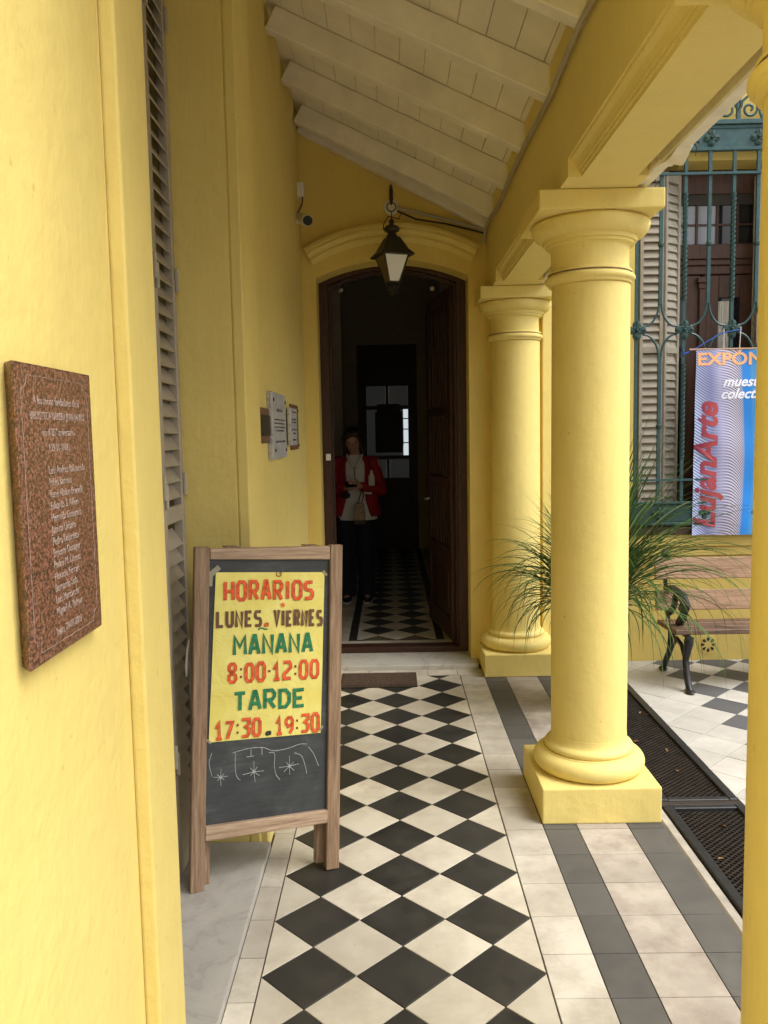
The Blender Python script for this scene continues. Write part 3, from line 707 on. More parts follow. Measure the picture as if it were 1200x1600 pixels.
# ------------------------------------------------------------------ hanging lantern
LX, LY = 0.036, 5.36
ln = thing('hanging_lantern', 'old dark metal lantern with four glass panes hanging over the doorway', 'lantern', (LX, LY, 2.48)); ln.rotation_euler = (0, 0, 0)
LR = math.radians(20)
def sq(h, z, ang=LR): return [(LX+h*math.sqrt(2)*math.cos(ang+PI/4+k*PI/2), LY+h*math.sqrt(2)*math.sin(ang+PI/4+k*PI/2), z) for k in range(4)]
top_z, bot_z, ht, hb_ = 2.735, 2.560, 0.083, 0.034
m = MB()
T, B = sq(ht, top_z), sq(hb_, bot_z)
for k in range(4):
    m.bar(T[k], B[k], 0.011); m.bar(T[k], T[(k+1) % 4], 0.010, 0.014); m.bar(B[k], B[(k+1) % 4], 0.010, 0.014)
part('cage', m, 'bronze', ln)
for k in range(4):
    a, b, c, d = [Vector(p) for p in (T[k], T[(k+1) % 4], B[(k+1) % 4], B[k])]
    cc = (a+b+c+d)/4; sh_ = [cc+(p-cc)*0.93 for p in (a, b, c, d)]; nrm = (b-a).cross(d-a).normalized()*0.0015
    part('pane', MB().hexa([p-nrm for p in sh_]+[p+nrm for p in sh_]), 'lantern_pane' if k == 2 else 'lantern_amber', ln)
part('roof', MB().loft([sq(0.110, 2.722), sq(0.112, 2.728), sq(0.098, 2.745), sq(0.082, 2.762), sq(0.040, 2.842)]), 'bronze', ln, 0.002)
part('chimney', MB().lathe([(0.036, 2.8425), (0.036, 2.852), (0.026, 2.860), (0.026, 2.872), (0.046, 2.880), (0.052, 2.893), (0.044, 2.908), (0.022, 2.918), (0.012, 2.925), (0.018, 2.935), (0.014, 2.948), (0.006, 2.955)], LX, LY, 20), 'bronze', ln, smooth=True)
m = MB()
for k in range(4):
    a = LR+k*PI/2+PI/4; u = Vector((math.cos(a), math.sin(a), 0)); c = Vector((LX, LY, 0))
    m.tube([c+u*(0.010+0.030*abs(math.sin(t*PI*1.2/8)))+Vector((0, 0, 2.555-0.065*t/8)) for t in range(9)], 0.004, 6)
m.lathe([(0.004, 2.545), (0.012, 2.52), (0.008, 2.50), (0.014, 2.492), (0.002, 2.478)], LX, LY, 10)
part('finial', m, 'bronze', ln, smooth=True)
def torus(c, R, r, ax='y', n=22): 
    pts = [(c[0]+R*math.cos(2*PI*k/n), c[1], c[2]+R*math.sin(2*PI*k/n)) if ax == 'y' else (c[0], c[1]+R*math.cos(2*PI*k/n), c[2]+R*math.sin(2*PI*k/n)) for k in range(n+1)]
    return pts
part('ring', MB().tube(torus((LX, LY, 3.030), 0.028, 0.004), 0.0042, 6), 'bronze', ln, smooth=True)
part('chain_link', MB().tube(torus((LX, LY, 2.985), 0.018, 0.003, 'x'), 0.003, 6).tube([(LX, LY, 2.968), (LX, LY, 2.953)], 0.004, 6), 'bronze', ln, smooth=True)
part('wire', MB().tube([(LX+0.05, 5.60, 3.06), (LX+0.06, 5.45, 3.01), (LX+0.045, 5.38, 2.96), (LX-0.02, 5.33, 2.965), (LX-0.05, 5.33, 2.92), (LX-0.052, 5.34, 2.885)], 0.0035, 6), 'rust_iron', ln, smooth=True)
hk = thing('lantern_hook', 'rusty iron hook bracket on the wall above the lantern', 'hook', (LX, YF, 3.2))
part('arm', MB().tube([(LX, YF+0.005, 3.215), (LX, 5.50, 3.20), (LX, 5.40, 3.14), (LX, 5.365, 3.075), (LX, 5.358, 3.052), (LX, 5.37, 3.046)], [0.010, 0.010, 0.013, 0.013, 0.008, 0.005], 8), 'rust_iron', hk, smooth=True)
single('lamp_disc', MB().lathe([(0.05, 0), (0.05, 0.012), (0.042, 0.018), (0.0, 0.018)], 0, 0, 28), 'white_plastic', 'round pale junction disc on the wall behind the lantern', 'junction box', (0, 0, 0), smooth=True)
o = bpy.data.objects['lamp_disc']; o.rotation_euler = (PI/2, 0, 0); o.location = (LX+0.0, YF-0.0005, 3.098)

# camera and box on the left wall
single('junction_box', MB().box(-0.5722, -0.530, 5.50, 5.545, 3.145, 3.235).box(-0.53, -0.527, 5.502, 5.543, 3.147, 3.233), 'white_plastic', 'small white junction box high in the wall corner', 'junction box', (-0.57, 5.52, 3.14), 0.003)
sc = thing('security_camera', 'small white bullet security camera with black lens in the wall corner', 'security camera', (-0.57, 5.42, 2.98))
part('mount', MB().tube([(-0.572, 5.42, 2.985), (-0.565, 5.42, 2.985)], 0.032, 16).tube([(-0.565, 5.42, 2.985), (-0.535, 5.42, 2.985)], 0.011, 10), 'white_plastic', sc, smooth=True)
part('body', MB().tube([(-0.548, 5.43, 2.992), (-0.490, 5.29, 2.940)], 0.034, 18), 'white_plastic', sc, smooth=True)
part('lens', MB().tube([(-0.4895, 5.2895, 2.9398), (-0.486, 5.281, 2.936)], 0.0300, 18), 'lens', sc, smooth=True)
single('camera_wire', MB().tube([(-0.538, 5.52, 3.146), (-0.540, 5.50, 3.10), (-0.556, 5.46, 3.05), (-0.566, 5.43, 3.02)], 0.0045, 6), 'rust_iron', 'thin red brown wire dropping from the white box to the camera', 'wire', (-0.55, 5.5, 3.1), smooth=True)

# ------------------------------------------------------------------ text helper
TEXTS = []
def text_part(name, body, size, mat, parent, M, align='CENTER', extrude=0.0004, shear=0.0, offset=0.0, sx=1.0, label=None):
    cu = bpy.data.curves.new(name, 'FONT'); cu.body = body; cu.size = size; cu.align_x = align; cu.extrude = extrude
    cu.shear = shear; cu.offset = offset; cu.resolution_u = 3; cu.align_y = 'CENTER'
    o = bpy.data.objects.new('tmp_text', cu); COL.objects.link(o)
    TEXTS.append((o, name, mat, parent, M @ Matrix.Diagonal((sx, 1, 1, 1)), label))
def flush_texts():
    bpy.context.view_layer.update(); dg = bpy.context.evaluated_depsgraph_get()
    for o, name, mat, parent, M, label in TEXTS:
        me = bpy.data.meshes.new_from_object(o.evaluated_get(dg)); me.transform(M)
        if parent.name == 'cloth_banner':
            for q in me.vertices: q.co.y = bfold(q.co.x, q.co.z)-0.0016+(q.co.y-YT)
        me.materials.clear(); me.materials.append(MATS[mat]); me.name = name
        n = bpy.data.objects.new(name, me); COL.objects.link(n); n.parent = parent
        cu = o.data; bpy.data.objects.remove(o); bpy.data.curves.remove(cu)
    TEXTS.clear()
def basis(X, Z, loc): # text plane: x axis X, y axis Z
    X = Vector(X).normalized(); Z = Vector(Z).normalized(); Y = X.cross(Z)
    return Matrix(((X.x, Z.x, Y.x, loc[0]), (X.y, Z.y, Y.y, loc[1]), (X.z, Z.z, Y.z, loc[2]), (0, 0, 0, 1)))

# ------------------------------------------------------------------ granite plaque
gp_ = thing('granite_plaque', 'polished red brown granite plaque engraved with a list of names', 'plaque', (-0.572, 1.37, 1.248))
PX = -0.5495
part('slab', MB().hexa([(-0.5715, 1.236, 1.254), (PX, 1.213, 1.252), (PX, 1.528, 1.252), (-0.5715, 1.53, 1.254), (-0.5715, 1.236, 1.719), (PX, 1.213, 1.720), (PX, 1.528, 1.720), (-0.5715, 1.53, 1.719)]), 'granite', gp_, 0.003, seg=2)
def pl_text(s, z, size, dy=0.0, sx=0.86): text_part('lettering', s, size, 'etched', gp_, basis((0, 1, 0), (0, 0, 1), (PX+0.0004-gp_.location.x, 1.372+dy-gp_.location.y, z-gp_.location.z)), 'CENTER', 0.0003, sx=sx)
pl_text('A los socios fundadores de la', 1.664, 0.0185); pl_text('BIBLIOTECA OBRERA JEAN JAURES', 1.640, 0.0175, 0.004, 0.84)
pl_text('en el 85\u00b0 aniversario', 1.614, 0.0185); pl_text('( 29-01-1918 )', 1.589, 0.0175)
for i, s in enumerate(('Luis Andres Balmaceda', 'Pablo Barreca', 'Rene Abdon Brunelli', 'Eduardo S. Alfieri', 'Hermida Gutierrez', 'Jacinto Urbano', 'Pedro Delprieto', 'Ernesto Donagor', 'Pedro M. Gomez', 'Horacio Ferrari', 'Bernardo Sola', 'Luis Marcaccio', 'Miguel A. Palmar')):
    text_part('lettering', s, 0.0185, 'etched', gp_, basis((0, 1, 0), (0, 0, 1), (PX+0.0004-gp_.location.x, 1.322-gp_.location.y, 1.553-0.0193*i-gp_.location.z)), 'LEFT', 0.0003, sx=0.9)
pl_text('Lujan, 29-01-2003', 1.289, 0.0175)
m = MB(); x = PX+0.0004
def etch(pts): m.tube([(x, a, b) for a, b in pts], 0.0004, 4)
ya, yb, za, zb, q = 1.236, 1.505, 1.271, 1.701, 0.022
etch([(ya+q, zb), (yb-q, zb)]); etch([(ya+q, za), (yb-q, za)]); etch([(ya, za+q), (ya, zb-q)]); etch([(yb, za+q), (yb, zb-q)])
for cy, cz, a0 in ((ya, zb, -90), (yb, zb, 180), (ya, za, 0), (yb, za, 90)):
    etch([(cy+q*math.cos(math.radians(a0+90*i/6)), cz+q*math.sin(math.radians(a0+90*i/6))) for i in range(7)])
part('engraved_border', m, 'etched', gp_)

# ------------------------------------------------------------------ small plaques further along the wall
WX = -0.572
bp = thing('bronze_plaque', 'small dark bronze plate on a wooden backing beside the big marble plaque', 'plaque', (WX, 3.75, 1.57))
part('backing', MB().box(WX+0.0005, WX+0.012, 3.59, 3.92, 1.572, 1.730), 'plaque_wood', bp, 0.002)
part('plate', MB().box(WX+0.0122, WX+0.016, 3.615, 3.90, 1.605, 1.698), 'bronze_plate', bp, 0.001)
def marks(parent, y0, y1, z, h, xface, mat='ink_black', dens=0.8):
    m = MB(); y = y0; r = random.Random(int(z*9000))
    while y < y1:
        L = r.uniform(0.012, 0.05); L = min(L, y1-y)
        for s in range(max(1, int(L/0.008))):
            ys = y+s*0.008; m.box(xface, xface+0.0006, ys, ys+0.0055, z-h/2*r.uniform(.6, 1), z+h/2*r.uniform(.6, 1))
        y += L+0.008
    part('lettering', m, mat, parent)
mp = thing('marble_plaque', 'large white marble memorial plaque with black lettering on the side wall', 'plaque', (WX, 4.1, 1.49))
part('slab', MB().box(WX+0.0005, WX+0.027, 3.875, 4.37, 1.492, 1.812), 'marble_plaque', mp, 0.003)
xf = WX+0.0273
for z, a, b, h in ((1.728, 4.02, 4.22, 0.016), (1.682, 3.93, 4.32, 0.009), (1.664, 3.93, 4.32, 0.009), (1.646, 3.93, 4.32, 0.009), (1.629, 3.99, 4.26, 0.009), (1.575, 3.96, 4.32, 0.012)): marks(mp, a, b, z, h, xf)
for yy, zz in ((3.91, 1.775), (4.34, 1.775), (3.93, 1.535), (4.34, 1.53)): part('bolt', MB().tube([(xf-0.001, yy, zz), (xf+0.004, yy, zz)], 0.009, 10), 'ink_black', mp, smooth=True)
mp2 = thing('marble_plaque', 'smaller white marble plaque overlapping the brown wooden board', 'plaque', (WX, 4.68, 1.55))
part('slab', MB().box(WX+0.0125, WX+0.033, 4.535, 4.83, 1.550, 1.758), 'marble_plaque', mp2, 0.003)
xf = WX+0.0333
for z, a, b, h in ((1.735, 4.60, 4.78, 0.010), (1.695, 4.57, 4.80, 0.010), (1.678, 4.58, 4.78, 0.010), (1.637, 4.57, 4.80, 0.010), (1.617, 4.62, 4.76, 0.010), (1.58, 4.60, 4.76, 0.012)): marks(mp2, a, b, z, h, xf)
wb = thing('wooden_plaque', 'dark brown wooden board plaque with metal screws nearest the door', 'plaque', (WX, 4.9, 1.52))
part('board', MB().box(WX+0.0005, WX+0.012, 4.74, 5.09, 1.522, 1.785), 'plaque_wood', wb, 0.002)
for yy, zz in ((5.13, 1.755), (5.14, 1.545)): part('screw', MB().tube([(WX, yy, zz), (WX+0.010, yy, zz)], 0.009, 10), 'rust_iron', wb, smooth=True)

# ------------------------------------------------------------------ A-frame sign board
U = Vector((0.9217209847, 0.384474886, -0.05108315)); V = Vector((0.0276084451, 0.0663342171, 0.9974154328))
Yv = V.cross(U).normalized(); O = Vector((-0.71822225, 2.709855781, 0.0285))
sb = thing('sandwich_board', 'wooden A-frame blackboard with a yellow opening hours poster', 'sign board', O)
sb.matrix_world = Matrix(((U.x, Yv.x, V.x, O.x), (U.y, Yv.y, V.y, O.y), (U.z, Yv.z, V.z, O.z), (0, 0, 0, 1)))
def sp(name, mb, mat, parent=sb, **k): return part(name, mb, mat, parent, local=True, **k)
sp('leg', MB().hexa([(0.0, 0, 0), (0.050, 0, 0), (0.050, 0.036, 0), (0.0, 0.036, 0), (0.012, 0, 1.203), (0.064, 0, 1.203), (0.064, 0.036, 1.203), (0.012, 0.036, 1.203)]), 'sign_wood', bevel=0.003)
sp('leg', MB().hexa([(0.496, 0, 0), (0.546, 0, 0), (0.546, 0.036, 0), (0.496, 0.036, 0), (0.502, 0, 1.203), (0.549, 0, 1.203), (0.549, 0.036, 1.203), (0.502, 0.036, 1.203)]), 'sign_wood', bevel=0.003)
sp('top_rail', MB().hexa([(0.0645, 0.002, 1.160), (0.5015, 0.002, 1.150), (0.5015, 0.034, 1.150), (0.0645, 0.034, 1.160), (0.0645, 0.002, 1.198), (0.5015, 0.002, 1.199), (0.5015, 0.034, 1.199), (0.0645, 0.034, 1.198)]), 'sign_wood_cross', bevel=0.003)
sp('bottom_rail', MB().hexa([(0.0505, -0.004, 0.178), (0.4975, -0.004, 0.178), (0.4975, 0.032, 0.178), (0.0505, 0.032, 0.178), (0.0515, -0.004, 0.228), (0.4985, -0.004, 0.226), (0.4985, 0.032, 0.226), (0.0515, 0.032, 0.228)]), 'sign_wood_cross', bevel=0.003)
sp('blackboard', MB().hexa([(0.045, 0.014, 0.20), (0.51, 0.014, 0.20), (0.51, 0.022, 0.20), (0.045, 0.022, 0.20), (0.05, 0.014, 1.18), (0.51, 0.014, 1.18), (0.51, 0.022, 1.18), (0.05, 0.022, 1.18)]), 'slate_board')
sp('rear_leg', MB().box(0.468, 0.503, 0.042, 0.074, 0.012, 1.16), 'sign_wood', bevel=0.003)
sp('rear_leg', MB().box(0.035, 0.075, 0.042, 0.074, 0.0, 1.16), 'sign_wood', bevel=0.003)
sp('rear_rail', MB().box(0.0755, 0.4675, 0.044, 0.072, 1.10, 1.15), 'sign_wood_cross', bevel=0.003)
for hx in (0.12, 0.41): sp('hinge', MB().box(hx, hx+0.05, 0.004, 0.07, 1.1995, 1.2025), 'sign_wood')
sp('cord', MB().tube([(-0.002, 0.03, 0.88), (-0.010, 0.02, 0.84), (-0.014, 0.02, 0.79), (-0.010, 0.03, 0.755), (-0.004, 0.05, 0.775), (-0.004, 0.06, 0.85)], 0.0035, 6), 'conduit_grey', smooth=True)
ps = thing('hours_poster', 'yellow hand lettered paper poster of opening hours taped to the blackboard', 'poster', O); ps.matrix_world = sb.matrix_world.copy()
nu, nv = 14, 22; cor = ((0.064, 0.520), (0.473, 0.5126), (0.4828, 1.1035), (0.0864, 1.1142))
vs = []; 
for s in (0, 1):
    for j in range(nv+1):
        for i in range(nu+1):
            a, b = i/nu, j/nv
            u_ = (cor[0][0]*(1-a)+cor[1][0]*a)*(1-b)+(cor[3][0]*(1-a)+cor[2][0]*a)*b
            v_ = (cor[0][1]*(1-a)+cor[1][1]*a)*(1-b)+(cor[3][1]*(1-a)+cor[2][1]*a)*b
            w_ = 0.0014*math.sin(a*7+b*3)*math.sin(b*9+1)
            vs.append((u_, 0.0102+w_+s*0.0006, v_))
fs = []; n1 = (nu+1)*(nv+1)
for j in range(nv):
    for i in range(nu):
        a = j*(nu+1)+i; fs.append((a, a+1, a+nu+2, a+nu+1)); fs.append((a+n1, a+nu+1+n1, a+nu+2+n1, a+1+n1))
part('paper', MB().add(vs, fs), 'poster_paper', ps, local=True, smooth=True)
for (u_, v_, an, k_) in ((0.078, 1.116, 0.7, 1.0), (0.068, 1.085, 1.45, 0.7), (0.484, 1.100, -0.9, 0.45), (0.064, 0.524, -0.8, 0.4), (0.474, 0.530, 0.9, 0.4)):
    c, s = math.cos(an), math.sin(an)
    q_ = [(u_+c*a-s*b, v_+s*a+c*b) for a, b in ((-0.026*k_, -0.011*k_), (0.026*k_, -0.009*k_), (0.026*k_, 0.009*k_), (-0.026*k_, 0.010*k_))]
    part('tape', MB().prism(q_, lambda a, b, d: (a, d, b), 0.0083-0.0006*(k_ == 0.7), 0.0086-0.0006*(k_ == 0.7)), 'tape', ps, local=True)
# stroke lettering
G = {
 'H': [[(0.1, 0), (0.1, 1)], [(0.9, 0), (0.9, 1)], [(0.1, .48), (0.9, .48)]],
 'O': [[(.3, 0.02), (.08, .18), (.08, .82), (.3, .98), (.7, .98), (.92, .82), (.92, .18), (.7, .02), (.3, .02)]],
 'R': [[(.1, 0), (.1, .97), (.68, .97), (.88, .80), (.88, .62), (.68, .46), (.1, .46)], [(.42, .46), (.9, 0)]],
 'A': [[(.04, 0), (.44, 1), (.56, 1), (.96, 0)], [(.22, .32), (.78, .32)]],
 'I': [[(.5, 0), (.5, 1)]],
 'S': [[(.95, .96), (.25, .96), (.1, .84), (.1, .64), (.25, .54), (.75, .50), (.9, .38), (.9, .16), (.75, .04), (.05, .04)]],
 'L': [[(.12, 1), (.12, .05), (.92, .05)]],
 'U': [[(.1, 1), (.1, .2), (.3, .04), (.7, .04), (.9, .2), (.9, 1)]],
 'N': [[(.1, 0), (.1, 1), (.9, 0), (.9, 1)]],
 'E': [[(.95, .96), (.12, .96), (.12, .04), (.95, .04)], [(.12, .5), (.75, .5)]],
 'V': [[(.02, 1), (.5, 0), (.98, 1)]],
 'M': [[(.08, 0), (.1, 1), (.5, .42), (.9, 1), (.92, 0)]],
 'T': [[(.02, .93), (.98, .93)], [(.5, 0), (.5, .93)]],
 'D': [[(.12, .03), (.12, .97), (.6, .97), (.9, .72), (.9, .28), (.6, .03), (.12, .03)]],
 '0': [[(.32, .02), (.1, .2), (.1, .8), (.32, .98), (.68, .98), (.9, .8), (.9, .2), (.68, .02), (.32, .02)]],
 '1': [[(.08, .60), (.55, .96), (.55, .05)], [(.12, .04), (.95, .04)]],
 '2': [[(.1, .93), (.75, .93), (.9, .78), (.9, .62), (.15, .30), (.12, .05), (.95, .05)]],
 '3': [[(.08, .96), (.9, .96), (.9, .72), (.5, .56), (.9, .42), (.9, .2), (.68, .04), (.05, .04)]],
 '7': [[(.05, .93), (.9, .93), (.25, 0)]],
 '8': [[(.5, .52), (.15, .68), (.15, .86), (.34, .98), (.66, .98), (.85, .86), (.85, .68), (.15, .36), (.1, .16), (.34, .02), (.66, .02), (.9, .16), (.85, .36), (.5, .52)]],
 '9': [[(.88, .58), (.35, .45), (.12, .62), (.12, .82), (.35, .97), (.7, .97), (.9, .8), (.86, .3), (.55, .03)]],
 ':': [[(.5, .24), (.5, .36)], [(.5, .64), (.5, .76)]],
 '-': [[(.1, .5), (.9, .5)]],
 'a': [[(.85, .62), (.3, .62), (.12, .4), (.12, .15), (.35, .03), (.6, .12), (.82, .4)], [(.82, .75), (.82, .0)]],
}
def ribbon(m, pts, t, y):
    P = [Vector((a, b)) for a, b in pts]; closed = (P[0]-P[-1]).length < 1e-6
    if closed: P = P[:-1]
    n = len(P); L = []; Rr = []
    for i in range(n):
        if closed or 0 < i < n-1:
            d1 = (P[i]-P[i-1]).normalized(); d2 = (P[(i+1) % n]-P[i]).normalized()
            n1_ = Vector((-d1.y, d1.x)); n2_ = Vector((-d2.y, d2.x)); nn = (n1_+n2_)
            nn = nn.normalized() if nn.length > 1e-4 else n1_
            k = min(1.5, 1/max(0.35, nn.dot(n1_))); off = nn*(t/2*k)
        else:
            d = (P[1]-P[0]) if i == 0 else (P[-1]-P[-2]); d.normalize(); off = Vector((-d.y, d.x))*t/2
        L.append(P[i]+off); Rr.append(P[i]-off)
    for i in range(n if closed else n-1):
        j = (i+1) % n
        m.add([(L[i].x, y, L[i].y), (L[j].x, y, L[j].y), (Rr[j].x, y, Rr[j].y), (Rr[i].x, y, Rr[i].y)], [(0, 1, 2, 3)])
def word(s, u0, v0, u1, v1, h, inkm, dark, widths=None, tk=0.2, slant=0.0, mark=None):
    """letters of height h on the baseline from (u0,v0) to (u1,v1)"""
    wd = {'I': 0.55, ':': 0.42, '-': 0.42, '1': 0.85, 'M': 1.15, 'a': 0.75, ' ': 0.5}
    ws = [wd.get(c, 1.0) for c in s]; gap = 0.12; tot = sum(ws)+gap*(len(s)-1); unit = (u1-u0)/tot
    m1 = MB(); m2 = MB(); x = 0
    for c, w_ in zip(s, ws):
        ox = u0+x*unit; lw_ = w_*unit; f = (x+w_/2)/tot; oy = v0+(v1-v0)*f
        jit = rnd.uniform(-.03, .03)*h; hh = h*rnd.uniform(.96, 1.03)
        for q, pl in enumerate(G.get(c, [])):
            dark_c = c in ':-'
            t_ = tk*h*(0.55 if dark_c else 1)
            if c == 'I': pts = [(ox+lw_*0.5, oy+jit*0.5+t_/2+b*(hh-t_)) for a, b in pl]
            else: pts = [(ox+t_/2+min(1, max(0, (a-.08)/.84))*(lw_-t_), oy+jit*0.5+t_*0.4+b*(hh-t_*0.8)) for a, b in pl]
            ribbon(m1, [(a+0.0007, b-0.0009) for a, b in pts], t_+0.0016, 0.0080-0.00004*q)
            if not dark_c: ribbon(m2, pts, t_, 0.0074-0.00004*q)
        x += w_+gap
    part('lettering', m1, dark, ps, local=True); part('lettering', m2, inkm, ps, local=True)
word('HORARIOS', 0.112, 1.013, 0.442, 1.004, 0.074, 'ink_red', 'ink_red_dark', tk=0.150)
word('LUNES', 0.086, 0.920, 0.250, 0.915, 0.062, 'ink_brown', 'ink_brown_dark', tk=0.155)
word('VIERNES', 0.291, 0.914, 0.477, 0.907, 0.062, 'ink_brown', 'ink_brown_dark', tk=0.155)
word('a', 0.256, 0.915, 0.275, 0.915, 0.020, 'ink_red', 'ink_red_dark', tk=0.22)
word('MANANA', 0.146, 0.820, 0.440, 0.811, 0.073, 'ink_green', 'ink_green_dark', tk=0.150)
word('8:00-12:00', 0.126, 0.721, 0.464, 0.714, 0.074, 'ink_red', 'ink_red_dark', tk=0.140)
word('TARDE', 0.148, 0.621, 0.412, 0.614, 0.074, 'ink_green', 'ink_green_dark', tk=0.150)
word('17:30', 0.084, 0.525, 0.250, 0.522, 0.072, 'ink_red', 'ink_red_dark', tk=0.140)
word('19:30', 0.300, 0.520, 0.468, 0.517, 0.072, 'ink_red', 'ink_red_dark', tk=0.140)
word('a', 0.264, 0.524, 0.287, 0.524, 0.022, 'ink_black', 'ink_black', tk=0.26)
m = MB(); ribbon(m, [(0.236, 0.905), (0.243, 0.911), (0.253, 0.911), (0.262, 0.906), (0.271, 0.907)], 0.005, 0.0075); part('lettering', m, 'ink_green', ps, local=True)
m = MB(); ribbon(m, [(0.303, 1.108), (0.301, 1.100), (0.307, 1.094), (0.315, 1.094), (0.320, 1.100), (0.318, 1.108), (0.311, 1.103)], 0.003, 0.0076); part('lettering', m, 'ink_red_dark', ps, local=True)
m = MB()
for k in range(5): a = PI/2+k*2*PI/5; ribbon(m, [(0.326, 0.990), (0.326+0.009*math.cos(a), 0.990+0.009*math.sin(a))], 0.004, 0.0075-0.00003*k)
part('lettering', m, 'ink_red', ps, local=True)
# chalk drawing
m = MB()
def chalk(pts, r=0.0013):
    P = [Vector((a, b)) for a, b in pts]; out = []
    for i in range(len(P)-1):
        p0, p1, p2, p3 = P[max(0, i-1)], P[i], P[i+1], P[min(len(P)-1, i+2)]
        for s in range(6):
            t = s/6; out.append(0.5*((2*p1)+(p2-p0)*t+(2*p0-5*p1+4*p2-p3)*t*t+(3*p1-p0-3*p2+p3)*t**3))
    out.append(P[-1]); m.tube([(p.x, 0.0138, p.y) for p in out], r, 5)
for pl in ([(0.0758, 0.482), (0.0662, 0.4457), (0.0761, 0.3993)], [(0.1582, 0.4726), (0.1577, 0.411), (0.1666, 0.382), (0.1766, 0.3736)],
           [(0.1483, 0.4737), (0.206, 0.4831), (0.2586, 0.48), (0.2955, 0.465), (0.3493, 0.4671), (0.3911, 0.4776), (0.4207, 0.4755)],
           [(0.2141, 0.4802), (0.2142, 0.4562)], [(0.1982, 0.4532), (0.2255, 0.4541)], [(0.2537, 0.4838), (0.2539, 0.4556)],
           [(0.2791, 0.4588), (0.2997, 0.4544), (0.3, 0.4098), (0.3064, 0.3766), (0.321, 0.3565)], [(0.3745, 0.4479), (0.3999, 0.4348), (0.4128, 0.4045), (0.4215, 0.3664)],
           [(0.4272, 0.4645), (0.4487, 0.4333), (0.4662, 0.3899)]): chalk(pl)
for cx, cy, R in ((0.1066, 0.3916, 0.028), (0.2254, 0.3967, 0.038), (0.356, 0.402, 0.040)):
    for k in range(8):
        a = k*PI/4+rnd.uniform(-.15, .15); L = R*(1.0 if k % 2 == 0 else 0.62)*rnd.uniform(.75, 1.1)
        chalk([(cx, cy), (cx+L*0.5*math.cos(a), cy+L*0.5*math.sin(a)), (cx+L*math.cos(a), cy+L*math.sin(a))], 0.0012)
    chalk([(cx+0.005*math.cos(t), cy+0.005*math.sin(t)) for t in range(7)], 0.0012)
part('chalk_drawing', m, 'chalk', sb, local=True)

# ------------------------------------------------------------------ door mat
dm = thing('door_mat', 'flat brown bristle door mat on the tiles before the doorstep', 'door mat', (-0.09, 5.24, 0))
part('mat_body', MB().box(-0.345, 0.150, 5.10, 5.40, 0.001, 0.012), 'soil', dm, 0.004)
m, t, b = nodes_of('mat_pile'); v = coords(t); t.links.new(ramp(t, noise(t, v, 90, 3), [(0.35, (0.035, 0.02, 0.012)), (0.7, (0.11, 0.065, 0.04))]), b.inputs['Base Color']); b.inputs['Roughness'].default_value = 0.95; bump(t, b, noise(t, v, 200, 2), 0.8, 0.01)
part('pile', MB().box(-0.328, 0.133, 5.117, 5.383, 0.0122, 0.016), 'mat_pile', dm, 0.002)

# ------------------------------------------------------------------ window: reveal, shutters, doors, grille
wn = thing('window_door', 'dark brown wooden window doors with glass panes behind the green grille', 'window', (2.14, 5.86, 0.95))
y0, y1 = 5.84, 5.89
m = MB().box(1.66, 1.72, y0, y1, 0.946, 3.36).box(2.56, 2.62, y0, y1, 0.946, 3.36).box(1.7202, 2.5598, y0, y1, 3.20, 3.36)
part('frame', m, 'window_wood', wn, 0.003)
part('transom', MB().box(1.7202, 2.5598, y0-0.03, y1, 2.76, 2.86).box(1.7202, 2.5598, y0-0.018, y1-0.002, 2.72, 2.7598).box(1.7202, 2.5598, y0-0.006, y1-0.004, 2.66, 2.7198), 'window_wood', wn, 0.005)
part('header', MB().box(1.7202, 2.5598, y0+0.012, y1, 3.13, 3.1998), 'hall_dark', wn)
for i in range(6):
    xa = 1.725+i*0.1395
    for z0, z1 in ((2.868, 2.992), (3.004, 3.128)): part('pane', MB().box(xa+0.007, xa+0.132, y0+0.025, y0+0.031, z0, z1), 'pane_curtained' if i < 4 else 'pane_dark', wn)
    part('glazing_bar', MB().box(xa-0.0068, xa+0.0068, y0+0.013, y0+0.04, 2.861, 3.129), 'window_wood', wn)
part('glazing_bar', MB().box(1.725, 2.555, y0+0.016, y0+0.038, 2.992, 3.004), 'window_wood', wn)
for xa, xb in ((1.724, 2.168), (2.186, 2.556)):
    lf = part('door_leaf', MB().box(xa, xa+0.11, y0, y1-0.01, 0.95, 2.655).box(xb-0.11, xb, y0, y1-0.01, 0.95, 2.655).box(xa+0.1102, xb-0.1102, y0+0.001, y1-0.011, 0.95, 1.25).box(xa+0.1102, xb-0.1102, y0+0.001, y1-0.011, 2.50, 2.655), 'window_wood', wn, 0.004)
    part('pane', MB().box(xa+0.11, xb-0.11, y0+0.02, y0+0.026, 1.25, 2.50), 'pane_dark', lf)
    rings = []
    for i in range(17):
        xx = xa+(0.16+i*(xb-xa-0.32)/16 if xa < 2 else 0.115+i*0.0045); yy = y0+0.014+0.005*math.sin(i*1.9); rings.append([(xx, yy, 1.27), (xx, yy+0.002, 1.27), (xx, yy+0.002, 2.48), (xx, yy, 2.48)])
    part('curtain', MB().loft(rings), 'paper_white', lf, smooth=True)
part('cover_strip', MB().box(2.155, 2.205, y0-0.02, y0-0.0005, 0.95, 2.60).box(2.140, 2.220, y0-0.032, y0-0.0005, 2.6002, 2.64).box(2.148, 2.212, y0-0.026, y0-0.0005, 2.56, 2.5998), 'window_wood', wn, 0.005)
part('back_panel', MB().box(1.66, 2.62, 5.905, 5.918, 0.946, 3.36), 'hall_dark', wn)
